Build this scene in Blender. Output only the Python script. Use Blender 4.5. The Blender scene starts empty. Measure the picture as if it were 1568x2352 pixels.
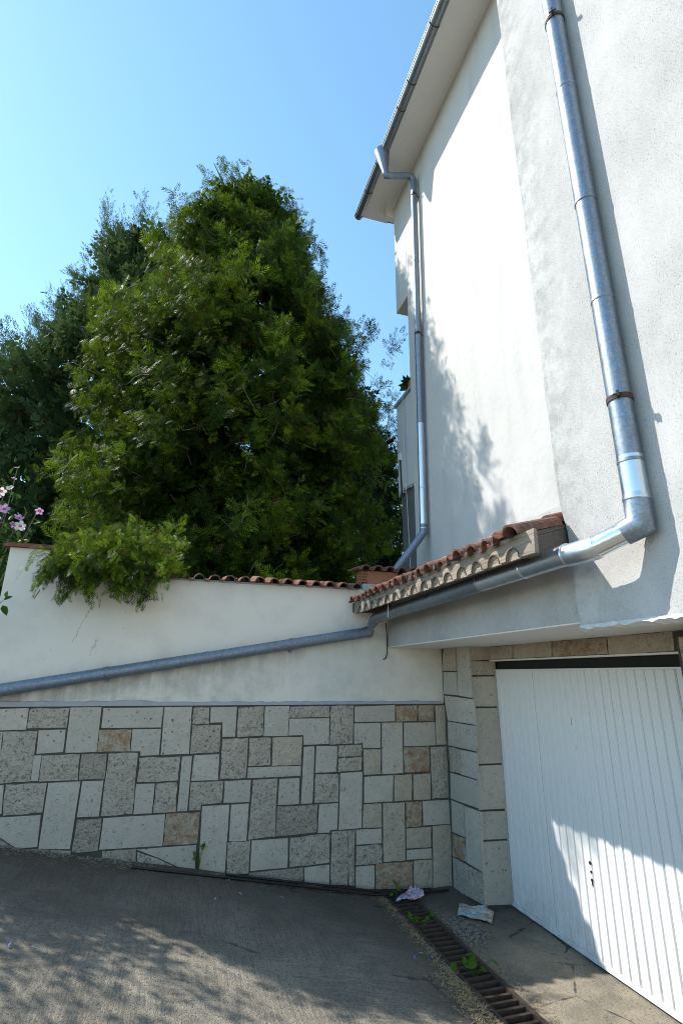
import bpy, math, random
import numpy as np
from mathutils import Vector, Matrix

random.seed(11)
rng = np.random.default_rng(11)
scene = bpy.context.scene
COL = scene.collection
R = math.radians

# ------------------------------------------------------------------ camera
HEAD, PITCH, ROLL = R(16.5), R(17.5), R(0.5)
CAM = Vector((0, 0, 1.95))
fw = Vector((math.sin(HEAD)*math.cos(PITCH), math.cos(HEAD)*math.cos(PITCH), math.sin(PITCH)))
rt0 = Vector((math.cos(HEAD), -math.sin(HEAD), 0)); up0 = rt0.cross(fw)
rt = math.cos(ROLL)*rt0 + math.sin(ROLL)*up0
up = math.cos(ROLL)*up0 - math.sin(ROLL)*rt0
cd = bpy.data.cameras.new('camera'); cam = bpy.data.objects.new('camera', cd); COL.objects.link(cam)
M = Matrix((rt, up, -fw)).transposed().to_4x4(); M.translation = CAM
cam.matrix_world = M
cd.sensor_fit = 'VERTICAL'; cd.sensor_height = 36.0; cd.lens = 36.0*1191.0/2352.0
cd.clip_start = 0.05; cd.clip_end = 2000
scene.camera = cam

# ------------------------------------------------------------------ sky, sun, exposure
SUN = Vector((0.75, -0.56, -1.0)).normalized()          # direction the light travels
elev = math.asin(-SUN.z); azim = math.atan2(-SUN.x, -SUN.y)   # azimuth from +Y towards +X
world = bpy.data.worlds.new('World'); scene.world = world; world.use_nodes = True
nt = world.node_tree; nt.nodes.clear()
sky = nt.nodes.new('ShaderNodeTexSky'); sky.sky_type = 'NISHITA'; sky.sun_disc = False
sky.sun_elevation = elev; sky.sun_rotation = azim
sky.air_density = 1.0; sky.dust_density = 0.08; sky.ozone_density = 1.0; sky.altitude = 100
bg = nt.nodes.new('ShaderNodeBackground'); bg.inputs['Strength'].default_value = 0.15
wo = nt.nodes.new('ShaderNodeOutputWorld')
hs = nt.nodes.new('ShaderNodeHueSaturation'); hs.inputs['Hue'].default_value = .484; hs.inputs['Saturation'].default_value = 1.07; hs.inputs['Value'].default_value = 1.12
nt.links.new(sky.outputs[0], hs.inputs['Color']); nt.links.new(hs.outputs[0], bg.inputs[0]); nt.links.new(bg.outputs[0], wo.inputs[0])
ld = bpy.data.lights.new('sun', 'SUN'); ld.energy = 3.7; ld.angle = R(0.55); ld.color = (1.0, 0.955, 0.88)
lo = bpy.data.objects.new('sun', ld); COL.objects.link(lo)
lo.rotation_mode = 'QUATERNION'; lo.rotation_quaternion = SUN.to_track_quat('-Z', 'Y'); lo.location = (-8, 10, 14)
vs = scene.view_settings
scene.display_settings.display_device = 'sRGB'
vs.view_transform = 'Standard'; vs.look = 'None'; vs.exposure = 0.95; vs.gamma = 1.0; vs.use_curve_mapping = False
scene.render.engine = 'CYCLES'
scene.cycles.use_denoising = True
scene.cycles.filter_width = 1.0
scene.cycles.sample_clamp_indirect = 6.0
try: scene.cycles.denoiser = 'OPENIMAGEDENOISE'
except Exception: pass
scene.cycles.denoising_prefilter = 'NONE'
scene.cycles.max_bounces = 10; scene.cycles.diffuse_bounces = 5; scene.cycles.transparent_max_bounces = 8

# ------------------------------------------------------------------ object helpers
ORIGIN = {}
def thing(name, label, cat, loc=(0, 0, 0), group=None):
    o = bpy.data.objects.new(name, None); COL.objects.link(o); o.location = loc; o.empty_display_size = .1
    o['label'] = label; o['category'] = cat
    if group: o['group'] = group
    ORIGIN[o.name] = Vector(loc); return o
def tag(o, label, cat, group=None):
    o['label'] = label; o['category'] = cat
    if group: o['group'] = group
    return o
class MB:
    def __init__(s): s.v = []; s.f = []; s.sm = []
    def add(s, vs, fs, smooth=False):
        b = len(s.v); s.v += [Vector(p) for p in vs]
        for f in fs: s.f.append([i+b for i in f]); s.sm.append(smooth)
        return s
    def box(s, x0, x1, y0, y1, z0, z1):
        v = [(x, y, z) for x in (x0, x1) for y in (y0, y1) for z in (z0, z1)]
        return s.add(v, [(0,1,3,2),(4,6,7,5),(0,4,5,1),(2,3,7,6),(0,2,6,4),(1,5,7,3)])
    def obox(s, c, ax, ay, az):
        c = Vector(c); ax = Vector(ax); ay = Vector(ay); az = Vector(az)
        v = [c+i*ax+j*ay+k*az for i in (-1,1) for j in (-1,1) for k in (-1,1)]
        return s.add(v, [(0,1,3,2),(4,6,7,5),(0,4,5,1),(2,3,7,6),(0,2,6,4),(1,5,7,3)])
    def prism(s, poly, off):
        n = len(poly); off = Vector(off); a = [Vector(p) for p in poly]; b = [p+off for p in a]
        fs = [tuple(range(n)), tuple(range(2*n-1, n-1, -1))]
        fs += [(i, n+i, n+(i+1) % n, (i+1) % n) for i in range(n)]
        return s.add(a+b, fs)
    def tube(s, pts, rad, n=20, cap=True, smooth=True, inner=None):
        pts = [Vector(p) for p in pts]; m = len(pts)
        if not hasattr(rad, '__len__'): rad = [rad]*m
        d = [(pts[i+1]-pts[i]).normalized() for i in range(m-1)]
        t = [d[0]] + [(d[i-1]+d[i]).normalized() for i in range(1, m-1)] + [d[-1]]
        u = t[0].orthogonal().normalized(); vv = []
        prev = t[0]
        for i in range(m):
            u = prev.rotation_difference(t[i]) @ u; prev = t[i]
            w = t[i].cross(u)
            k = 1.0
            if 0 < i < m-1: k = 1.0/max(.35, t[i].dot(d[i]))
            ax = None
            if 0 < i < m-1 and d[i].angle(d[i-1]) > .02: ax = d[i-1].cross(d[i]).normalized(); bx = t[i].cross(ax)
            for j in range(n):
                a = 2*math.pi*j/n; p = (math.cos(a)*u+math.sin(a)*w)*rad[i]
                if ax is not None: p = ax*p.dot(ax)+bx*p.dot(bx)*k
                vv.append(pts[i]+p)
        fs = [(i*n+j, i*n+(j+1) % n, (i+1)*n+(j+1) % n, (i+1)*n+j) for i in range(m-1) for j in range(n)]
        s.add(vv, fs, smooth)
        if cap: s.add(vv[:n], [tuple(range(n-1, -1, -1))]); s.add(vv[-n:], [tuple(range(n))])
        return s
    def grid(s, fn, nu, nv, smooth=True):
        v = [fn(i/nu, j/nv) for j in range(nv+1) for i in range(nu+1)]
        f = [(j*(nu+1)+i, j*(nu+1)+i+1, (j+1)*(nu+1)+i+1, (j+1)*(nu+1)+i) for j in range(nv) for i in range(nu)]
        return s.add(v, f, smooth)
    def build(s, name, mat, parent=None, recenter=True):
        po = ORIGIN[parent.name] if parent else Vector((0, 0, 0))
        if recenter and s.v:
            lo = Vector([min(p[k] for p in s.v) for k in range(3)]); hi = Vector([max(p[k] for p in s.v) for k in range(3)])
            c = (lo+hi)/2; c.z = lo.z
        else: c = po
        me = bpy.data.meshes.new(name); me.from_pydata([p-c for p in s.v], [], s.f)
        me.polygons.foreach_set('use_smooth', s.sm); me.update()
        if mat: me.materials.append(mat)
        o = bpy.data.objects.new(name, me); COL.objects.link(o); o.location = c-po
        if parent: o.parent = parent
        ORIGIN[o.name] = Vector(c); return o
def structure(o): o['kind'] = 'structure'; return o
def stuff(o): o['kind'] = 'stuff'; return o
def fixn(o):
    import bmesh
    bm = bmesh.new(); bm.from_mesh(o.data); bmesh.ops.recalc_face_normals(bm, faces=bm.faces); bm.to_mesh(o.data); bm.free(); return o
def clone(src, name, loc, parent, rot=None, scale=None):
    o = src.copy(); o.name = name; COL.objects.link(o); po = ORIGIN[parent.name] if parent else Vector((0,0,0))
    o.parent = parent; o.location = Vector(loc)-po
    if rot is not None: o.rotation_euler = rot
    if scale is not None: o.scale = scale
    ORIGIN[o.name] = Vector(loc); return o

# ------------------------------------------------------------------ material helpers
class G:
    def __init__(s, name):
        s.m = bpy.data.materials.new(name); s.m.use_nodes = True; s.t = s.m.node_tree
        s.b = s.t.nodes['Principled BSDF']; s.out = s.t.nodes['Material Output']
        s.geo = s.t.nodes.new('ShaderNodeNewGeometry'); s.oi = s.t.nodes.new('ShaderNodeObjectInfo')
        s.pos = s.geo.outputs['Position']
    def put(s, sock, v):
        if hasattr(v, 'is_output'): s.t.links.new(v, sock)
        else: sock.default_value = (*v, 1) if (hasattr(v, '__len__') and len(v) == 3 and sock.type == 'RGBA') else v
    def n(s, ty, **kw):
        k = s.t.nodes.new(ty)
        for a, b in kw.items(): setattr(k, a, b)
        return k
    def map(s, vec=None, scale=(1,1,1), loc=(0,0,0), rot=(0,0,0)):
        k = s.n('ShaderNodeMapping'); s.put(k.inputs['Vector'], vec or s.pos)
        s.put(k.inputs['Scale'], scale); s.put(k.inputs['Location'], loc); s.put(k.inputs['Rotation'], rot); return k.outputs[0]
    def objvec(s):          # world position shifted by a per-object random amount
        v = s.n('ShaderNodeVectorMath', operation='MULTIPLY_ADD'); s.put(v.inputs[0], s.oi.outputs['Random']); v.inputs[1].default_value = (37, 53, 71)
        s.put(v.inputs[2], s.pos); return v.outputs[0]
    def noise(s, scale, detail=4, rough=.55, vec=None, dist=0):
        k = s.n('ShaderNodeTexNoise'); s.put(k.inputs['Vector'], vec or s.pos); k.inputs['Scale'].default_value = scale
        k.inputs['Detail'].default_value = detail; k.inputs['Roughness'].default_value = rough; k.inputs['Distortion'].default_value = dist; return k.outputs[0]
    def voro(s, scale, vec=None, feature='F1', out='Distance', rnd=1.0):
        k = s.n('ShaderNodeTexVoronoi', feature=feature); s.put(k.inputs['Vector'], vec or s.pos); k.inputs['Scale'].default_value = scale
        k.inputs['Randomness'].default_value = rnd; return k.outputs[out]
    def ramp(s, fac, stops, interp='LINEAR'):
        k = s.n('ShaderNodeValToRGB'); s.put(k.inputs[0], fac); e = k.color_ramp.elements; k.color_ramp.interpolation = interp
        while len(e) < len(stops): e.new(.5)
        for el, (p, c) in zip(e, stops):
            el.position = p; el.color = (*c, 1) if hasattr(c, '__len__') else (c, c, c, 1)
        return k.outputs[0]
    def mix(s, fac, a, b, mode='MIX'):
        k = s.n('ShaderNodeMix', data_type='RGBA', blend_type=mode); s.put(k.inputs[0], fac); s.put(k.inputs[6], a); s.put(k.inputs[7], b); return k.outputs[2]
    def math(s, op, a, b=0.0, clamp=False):
        k = s.n('ShaderNodeMath', operation=op, use_clamp=clamp); s.put(k.inputs[0], a); s.put(k.inputs[1], b); return k.outputs[0]
    def sep(s, v=None):
        k = s.n('ShaderNodeSeparateXYZ'); s.put(k.inputs[0], v or s.pos); return k.outputs
    def bump(s, h, strength=.5, dist=.01, normal=None):
        k = s.n('ShaderNodeBump'); s.put(k.inputs['Height'], h); k.inputs['Strength'].default_value = strength; k.inputs['Distance'].default_value = dist
        if normal is not None: s.put(k.inputs['Normal'], normal)
        return k.outputs[0]
    def fin(s, col, rough=.8, nrm=None, metal=0.0, spec=.3):
        s.put(s.b.inputs['Base Color'], col); s.put(s.b.inputs['Roughness'], rough); s.put(s.b.inputs['Metallic'], metal)
        s.b.inputs['Specular IOR Level'].default_value = spec
        if nrm is not None: s.put(s.b.inputs['Normal'], nrm)
        return s.m
# ------------------------------------------------------------------ materials
def m_plaster_smooth():
    g = G('smooth white render')
    a = g.noise(.9, 5, .6, g.map(scale=(1, 1, .35))); b = g.noise(14, 5, .6); c = g.noise(5, 4, .6, g.map(scale=(1, 1, .12)))
    col = g.mix(g.ramp(a, [(.35, 0), (.7, 1)]), (.575, .558, .525), (.53, .514, .483))
    col = g.mix(g.ramp(c, [(.52, 0), (.82, .5)]), col, (.38, .37, .35))
    # hairline scratches and dark flecks
    sp = g.ramp(g.noise(30, 2, .5, g.map(scale=(1, 1, .18))), [(.70, 0), (.76, .35)])
    col = g.mix(sp, col, (.42, .41, .39))
    z = g.sep()[2]
    greying = g.math('MULTIPLY', g.ramp(g.math('MULTIPLY', g.math('SUBTRACT', z, 2.9), .22), [(0, 1), (.75, 0)]), g.ramp(g.noise(1.6, 6, .65), [(.35, 0), (.65, 1)]))  # patchy grey that strengthens towards the bottom of the wall
    col = g.mix(g.math('MULTIPLY', greying, .55), col, (.36, .365, .37))
    return g.fin(col, .85, g.bump(g.math('ADD', b, g.math('MULTIPLY', a, 3)), .25, .02), spec=.2)
def m_plaster_rough():
    g = G('rough pitted render')
    v = g.map(scale=(1, 1, .6), rot=(R(35), 0, 0))
    patch = g.ramp(g.noise(1.3, 7, .68, g.map(scale=(1, 1, .5), rot=(R(40), 0, 0))), [(.40, 0), (.66, 1)])
    pits = g.ramp(g.noise(100, 3, .7), [(.58, 0), (.66, 1)])
    pits2 = g.ramp(g.noise(210, 2, .6), [(.60, 0), (.68, 1)])
    base = g.mix(g.noise(.8, 5), (.56, .545, .52), (.485, .472, .45))
    base = g.mix(g.math('MULTIPLY', patch, .62), base, (.33, .325, .31))
    f = g.math('MULTIPLY', pits, g.math('ADD', g.math('MULTIPLY', patch, .9), .12))
    col = g.mix(f, base, (.17, .16, .145)); col = g.mix(g.math('MULTIPLY', pits2, .28), col, (.3, .29, .27))
    col = g.mix(g.math('MULTIPLY', g.ramp(g.noise(38, 3, .65), [(.66, 0), (.70, .8)]), g.math('ADD', g.math('MULTIPLY', patch, .8), .15)), col, (.13, .125, .115))
    streak = g.ramp(g.noise(4, 6, .7, g.map(scale=(1, 1, .12))), [(.60, 0), (.78, .55)])
    col = g.mix(g.math('MULTIPLY', streak, patch), col, (.25, .24, .22))
    y = g.sep()[1]                                        # weathered edge along the far corner
    edge = g.math('MULTIPLY', g.ramp(g.math('SUBTRACT', y, 1.95), [(.05, 0), (.49, 1), (.53, .25)]), g.ramp(g.noise(9, 6, .75), [(.42, 0), (.65, .8)]))
    col = g.mix(g.math('MULTIPLY', edge, .9), col, (.26, .25, .235))
    hgt = g.math('SUBTRACT', g.math('ADD', g.noise(150, 3, .6), g.math('MULTIPLY', g.noise(6, 4), 2)), g.math('MULTIPLY', pits, .8))
    return g.fin(col, .92, g.bump(hgt, .5, .006), spec=.15)
def m_garden_plaster():
    g = G('garden wall render')
    a = g.noise(1.1, 6, .62); s = g.ramp(g.noise(2.2, 6, .66, g.map(loc=(3.1, 0, .7))), [(.50, 0), (.72, 1)])
    col = g.mix(a, (.76, .715, .64), (.70, .66, .595)); col = g.mix(g.math('MULTIPLY', s, .30), col, (.42, .40, .36))
    x, y, z = g.sep()
    # drip staining in a band below the sloping pipe
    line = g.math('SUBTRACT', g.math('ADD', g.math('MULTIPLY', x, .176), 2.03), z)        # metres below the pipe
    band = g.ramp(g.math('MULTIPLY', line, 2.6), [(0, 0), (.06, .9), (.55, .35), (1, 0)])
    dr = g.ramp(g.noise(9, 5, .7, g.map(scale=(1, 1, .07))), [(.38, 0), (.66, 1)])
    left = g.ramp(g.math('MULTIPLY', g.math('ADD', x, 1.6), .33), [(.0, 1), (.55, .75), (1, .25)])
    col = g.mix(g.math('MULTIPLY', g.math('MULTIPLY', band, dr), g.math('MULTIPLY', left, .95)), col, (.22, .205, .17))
    above = g.ramp(g.math('MULTIPLY', line, -4.5), [(0, .8), (.6, .15), (1, 0)])
    col = g.mix(g.math('MULTIPLY', g.math('MULTIPLY', above, g.ramp(g.noise(6, 6, .7), [(.42, 0), (.68, 1)])), left), col, (.33, .32, .29))
    fl = g.ramp(g.noise(38, 2, .5), [(.73, 0), (.76, .7)]); col = g.mix(fl, col, (.3, .29, .27))
    # two thin cracks
    for x0, z0, z1, sc in ((-.97, 2.22, 2.60, 7), (-.80, 2.10, 2.25, 11), (-1.05, 1.70, 1.90, 14)):
        wob = g.math('MULTIPLY', g.math('SUBTRACT', g.noise(sc, 4, .7), .5), .12)
        d = g.math('ABSOLUTE', g.math('SUBTRACT', g.math('SUBTRACT', x, g.math('ADD', g.math('MULTIPLY', g.math('SUBTRACT', z, z0), .35), x0)), wob))
        inz = g.math('MULTIPLY', g.math('GREATER_THAN', z, z0), g.math('LESS_THAN', z, z1))
        col = g.mix(g.math('MULTIPLY', g.math('LESS_THAN', d, .0035), g.math('MULTIPLY', inz, .55)), col, (.2, .19, .18))
    return g.fin(col, .88, g.bump(g.math('ADD', g.noise(60, 3), g.math('MULTIPLY', a, 3)), .2, .01), spec=.2)
def m_plain(name, c, rough=.8, var=.15, sc=8, spec=.3, bump=.2, bd=.005, bs=60):
    g = G(name); a = g.noise(sc, 5, .6)
    col = g.mix(a, tuple(x*(1-var) for x in c), tuple(min(1, x*(1+var)) for x in c))
    return g.fin(col, rough, g.bump(g.noise(bs, 4), bump, bd), spec=spec)
def m_stone(name, c0, c1, rust=0., pit=.6, rough_amt=.4, fine=1.0):
    g = G(name); v = g.objvec()
    col = g.mix(g.oi.outputs['Random'], c0, c1)
    col = g.mix(g.ramp(g.noise(5, 6, .65, v), [(.38, 0), (.7, 1)]), col, tuple(x*.84 for x in c0))
    if rust:
        r = g.ramp(g.noise(9, 6, .7, v, .6), [(.40, 0), (.60, 1)])
        col = g.mix(g.math('MULTIPLY', r, rust), col, (.40, .23, .105)); col = g.mix(g.math('MULTIPLY', g.ramp(g.noise(17, 5, .7, v), [(.52, 0), (.66, 1)]), rust*.8), col, (.30, .11, .045))
    # holes: sparse discs and broken rings left by shells
    vo = g.n('ShaderNodeTexVoronoi'); g.put(vo.inputs['Vector'], g.n('ShaderNodeVectorMath', operation='ADD').outputs[0]); vo.inputs['Scale'].default_value = 20
    wv = vo.inputs['Vector'].links[0].from_node; g.put(wv.inputs[0], v)
    nz = g.n('ShaderNodeTexNoise'); nz.inputs['Scale'].default_value = 40; g.put(nz.inputs['Vector'], v)
    sc = g.n('ShaderNodeVectorMath', operation='SCALE'); g.put(sc.inputs[0], nz.outputs[1]); sc.inputs['Scale'].default_value = .012; g.put(wv.inputs[1], sc.outputs[0])
    cellr = g.sep(vo.outputs['Color'])
    rad = g.math('MULTIPLY', g.math('SUBTRACT', cellr[0], .45), .55)
    ringd = g.math('ABSOLUTE', g.math('SUBTRACT', vo.outputs['Distance'], rad))
    ring = g.math('MULTIPLY', g.math('LESS_THAN', ringd, .05), g.math('GREATER_THAN', g.noise(26, 2, .5, v), .47))
    hole = g.math('MULTIPLY', g.math('LESS_THAN', vo.outputs['Distance'], .16), g.math('GREATER_THAN', cellr[1], .86))
    pits = g.ramp(g.noise(46, 4, .65, v), [(.62-.06*rough_amt, 0), (.69-.05*rough_amt, 1)])
    mot = g.ramp(g.noise(16, 7, .72, v), [(.40, 1), (.58, 0)]); col = g.mix(g.math('MULTIPLY', mot, .10+.20*rough_amt), col, tuple(x*.42 for x in c0))  # mottling and pits also paint the small shadows of the relief
    dk = g.math('MAXIMUM', g.math('MAXIMUM', g.math('MULTIPLY', ring, .6), hole), g.math('MULTIPLY', pits, .5+.4*rough_amt))
    col = g.mix(g.math('MULTIPLY', dk, pit), col, (.12, .115, .10))
    h = g.math('ADD', g.math('MULTIPLY', g.noise(14, 6, .68, v), 2.5*rough_amt*3), g.math('MULTIPLY', g.noise(60, 4, .6, v), .8*fine))
    h = g.math('SUBTRACT', h, g.math('MULTIPLY', dk, 1.2))
    return g.fin(col, .9, g.bump(h, .55+.3*rough_amt, .014+.016*rough_amt), spec=.2)
def m_metal(name, c0, c1, rough=.38, spangle=1.0, metal=.85, dirt=.4):
    g = G(name); v = g.objvec()
    w = g.map(v, scale=(1, 1, 1)); vo = g.n('ShaderNodeTexVoronoi'); vo.inputs['Scale'].default_value = 85; g.put(vo.inputs['Vector'], w)
    nz = g.noise(40, 4, .7, v)
    r = g.sep(vo.outputs['Color'])[0]
    f = g.math('ADD', g.math('MULTIPLY', r, .4*spangle), g.math('MULTIPLY', nz, .6))
    col = g.mix(g.ramp(f, [(.25, 0), (.8, 1)]), c0, c1)
    st = g.ramp(g.noise(7, 5, .7, v), [(.45, 0), (.75, 1)])
    col = g.mix(g.math('MULTIPLY', st, dirt), col, (.24, .24, .235))
    rs = g.ramp(g.noise(11, 4, .7, g.map(v, scale=(1, 1, .3))), [(.70, 0), (.78, .7)]); col = g.mix(g.math('MULTIPLY', rs, dirt), col, (.28, .20, .13))
    ro = g.math('ADD', g.math('MULTIPLY', st, .18), rough)
    return g.fin(col, ro, g.bump(g.math('ADD', nz, g.math('MULTIPLY', g.noise(3, 3, .5, v), 2)), .08, .01), metal, .5)
def m_rust():
    g = G('rusty iron'); a = g.noise(22, 6, .7); b = g.noise(90, 3)
    col = g.mix(g.ramp(a, [(.35, 0), (.7, 1)]), (.055, .042, .035), (.105, .068, .048)); col = g.mix(g.ramp(b, [(.6, 0), (.7, .6)]), col, (.035, .03, .028))
    return g.fin(col, .75, g.bump(g.math('ADD', a, b), .4, .003), .25, .3)
def m_tile(name='terracotta', moss=.5, k=1.0):
    g = G(name); v = g.objvec(); n1 = g.noise(9, 6, .68, v)
    col = g.mix(g.oi.outputs['Random'], tuple(x*k for x in (.30, .105, .066)), tuple(x*k for x in (.25, .13, .09))); col = g.mix(g.ramp(n1, [(.42, 0), (.68, 1)]), col, (.24, .10, .07))
    li = g.ramp(g.noise(30, 5, .75, v), [(.52, 0), (.66, 1)]); col = g.mix(g.math('MULTIPLY', li, moss), col, (.23, .215, .19))
    dk = g.ramp(g.noise(6, 5, .7, v), [(.52, 0), (.7, 1)]); col = g.mix(g.math('MULTIPLY', dk, moss), col, (.07, .062, .055))
    return g.fin(col, .85, g.bump(g.math('ADD', n1, g.noise(70, 4)), .5, .006), spec=.2)
def m_wood():
    g = G('weathered wood'); v = g.map(scale=(40, 2.2, 40)); gr = g.noise(1.6, 7, .7, v, 1.2); big = g.noise(2.6, 4, .6)
    kn = g.ramp(g.voro(3.1, g.map(scale=(1, 1, 1.6))), [(.03, 1), (.10, 0)])
    col = g.mix(g.ramp(gr, [(.36, 0), (.62, 1)]), (.13, .09, .06), (.44, .355, .27)); col = g.mix(g.ramp(big, [(.42, 0), (.62, .55)]), col, (.26, .23, .20))
    y = g.sep()[1]                      # greyer towards the far end
    col = g.mix(g.ramp(g.math('MULTIPLY', g.math('SUBTRACT', y, 3.6), .6), [(0, 0), (1, .75)]), col, g.mix(gr, (.115, .105, .095), (.31, .29, .265)))
    col = g.mix(kn, col, (.16, .085, .05))
    return g.fin(col, .85, g.bump(gr, .6, .006), spec=.2)
def m_darkwood():
    g = G('dark rafter wood'); gr = g.noise(1.6, 6, .7, g.map(scale=(3, 40, 40)), 1.0)
    return g.fin(g.mix(gr, (.045, .038, .032), (.22, .185, .155)), .9, g.bump(gr, .5, .005), spec=.15)
def m_ramp():
    g = G('exposed aggregate concrete')
    vo = g.n('ShaderNodeTexVoronoi'); vo.inputs['Scale'].default_value = 120; g.put(vo.inputs['Vector'], g.pos)
    r = g.sep(vo.outputs['Color'])
    base = g.mix(g.noise(2.2, 7, .65), (.31, .272, .215), (.45, .392, .31))
    col = g.mix(g.ramp(r[0], [(.45, 0), (1, .45)]), base, (.40, .36, .295)); col = g.mix(g.ramp(r[1], [(.80, 0), (.95, .8)]), col, (.10, .095, .085))
    col = g.mix(g.math('MULTIPLY', g.math('GREATER_THAN', r[2], .985), .6), col, (.36, .22, .09))
    st = g.ramp(g.noise(1.1, 6, .7, g.map(loc=(2, 5, 0)), .5), [(.42, 0), (.66, .6)]); col = g.mix(st, col, (.085, .076, .062))
    fine = g.noise(220, 3, .7); col = g.mix(g.ramp(fine, [(.42, .5), (.6, 0)]), col, (.12, .115, .10))
    comb = g.noise(1.0, 4, .6, g.map(scale=(70, 4, 1), rot=(0, 0, R(8)))); comb2 = g.noise(1.0, 4, .6, g.map(scale=(5, 60, 1), rot=(0, 0, R(-6))))
    sel = g.ramp(g.noise(.9, 3), [(.45, 0), (.55, 1)])
    cm = g.mix(sel, comb, comb2)
    col = g.mix(g.ramp(cm, [(.40, .40), (.53, 0)]), col, (.11, .10, .085))
    x, y, z = g.sep()
    # soil and damp by wall and drain; wide fade also paints the wall's shade
    dist = g.math('ADD', g.math('SUBTRACT', 5.36, y), g.math('MULTIPLY', g.math('SUBTRACT', g.noise(2.5, 6, .7), .5), .9))
    soil = g.ramp(g.math('MULTIPLY', dist, .62), [(.0, 1), (.14, .85), (.40, .55), (1.0, 0)])
    col = g.mix(g.math('MULTIPLY', soil, .85), col, g.mix(g.noise(30, 5, .7), (.045, .038, .030), (.105, .09, .072)))
    d2 = g.math('ADD', g.math('SUBTRACT', 2.0, x), g.math('MULTIPLY', g.math('SUBTRACT', g.noise(4, 6, .7), .5), .5))
    so2 = g.ramp(d2, [(.0, .9), (.22, .5), (.42, 0)])
    col = g.mix(so2, col, g.mix(g.noise(40, 5, .7), (.05, .042, .032), (.19, .155, .115)))
    # cracks
    ck = g.voro(.9, g.map(scale=(1, .8, 1)), 'DISTANCE_TO_EDGE'); wob = g.math('ADD', ck, g.math('MULTIPLY', g.math('SUBTRACT', g.noise(6, 5, .7), .5), .10))
    cr = g.math('MULTIPLY', g.ramp(wob, [(.0, 1), (.008, 0)]), g.ramp(g.noise(.7, 2), [(.52, 0), (.6, 1)])); col = g.mix(g.math('MULTIPLY', cr, .8), col, (.04, .04, .038))
    wh = g.math('GREATER_THAN', g.noise(130, 1, .5), .775); col = g.mix(wh, col, (.6, .58, .54))
    h = g.math('ADD', g.math('ADD', g.math('MULTIPLY', g.math('SUBTRACT', 1, vo.outputs['Distance']), .8), fine), g.math('ADD', g.math('MULTIPLY', cm, 1.6), g.math('MULTIPLY', g.noise(8, 4), 2)))
    return g.fin(col, .93, g.bump(h, .7, .008), spec=.15)
def m_apron():
    g = G('dusty concrete apron'); n1 = g.noise(2.4, 7, .68)
    col = g.mix(n1, (.12, .107, .086), (.24, .212, .17)); sand = g.ramp(g.noise(1.7, 5, .6, g.map(loc=(4, 2, 0))), [(.42, 0), (.62, 1)])
    col = g.mix(g.math('MULTIPLY', sand, .7), col, (.35, .295, .215))
    x, y, z = g.sep()
    far_tone = g.ramp(g.math('ADD', g.math('SUBTRACT', y, 4.1), g.math('MULTIPLY', g.math('SUBTRACT', g.noise(3.5, 6, .72), .5), 1.4)), [(.0, 0), (.7, 1)])  # ragged darker tone towards the far end of the apron
    col = g.mix(g.math('MULTIPLY', far_tone, .75), col, g.mix(g.noise(26, 5, .7), (.05, .044, .036), (.15, .132, .108)))
    sp = g.ramp(g.noise(75, 4, .7), [(.56, 0), (.66, .8)]); col = g.mix(sp, col, (.075, .067, .056))
    wh = g.math('GREATER_THAN', g.noise(120, 1, .5), .765); col = g.mix(wh, col, (.52, .49, .44))
    ck = g.math('ADD', g.voro(1.7, None, 'DISTANCE_TO_EDGE'), g.math('MULTIPLY', g.math('SUBTRACT', g.noise(9, 5, .7), .5), .12))
    col = g.mix(g.math('MULTIPLY', g.ramp(ck, [(0, 1), (.010, 0)]), g.ramp(g.noise(1.3, 2), [(.48, 0), (.56, .8)])), col, (.045, .04, .035))
    return g.fin(col, .95, g.bump(g.math('ADD', g.noise(60, 5, .7), g.math('MULTIPLY', g.noise(7, 5), 3)), .7, .012), spec=.12)
def m_door():
    g = G('white door paint'); a = g.noise(2.0, 5, .6)
    col = g.mix(a, (.80, .79, .77), (.74, .735, .72))
    ch = g.ramp(g.noise(24, 3, .6, g.map(scale=(1, 1, .35))), [(.735, 0), (.75, 1)]); col = g.mix(ch, col, (.10, .085, .07))
    z = g.sep()[2]; dirt = g.math('MULTIPLY', g.ramp(z, [(.0, 1), (.35, 0)]), g.ramp(g.noise(13, 6, .7), [(.4, 0), (.7, .7)])); col = g.mix(dirt, col, (.40, .36, .30))
    return g.fin(col, g.math('ADD', g.math('MULTIPLY', a, .2), .3), g.bump(g.noise(3, 3), .06, .02), spec=.5)
def m_leaf(name, c0, c1, tip, trans=.35, rough=.65, dead=0.0, spec=.05):
    g = G(name)
    at = g.n('ShaderNodeAttribute', attribute_name='tint'); s = g.sep(at.outputs['Vector'])
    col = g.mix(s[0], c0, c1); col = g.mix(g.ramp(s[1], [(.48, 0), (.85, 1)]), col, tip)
    if dead: col = g.mix(g.math('GREATER_THAN', s[2], 1-dead), col, (.16, .10, .045))
    g.put(g.b.inputs['Base Color'], col); g.b.inputs['Roughness'].default_value = rough; g.b.inputs['Specular IOR Level'].default_value = spec
    tr = g.n('ShaderNodeBsdfTranslucent'); g.put(tr.inputs['Color'], g.mix(.5, col, tip))
    mx = g.n('ShaderNodeMixShader'); mx.inputs[0].default_value = trans
    g.t.links.new(g.b.outputs[0], mx.inputs[1]); g.t.links.new(tr.outputs[0], mx.inputs[2]); g.t.links.new(mx.outputs[0], g.out.inputs['Surface'])
    return g.m
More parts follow.
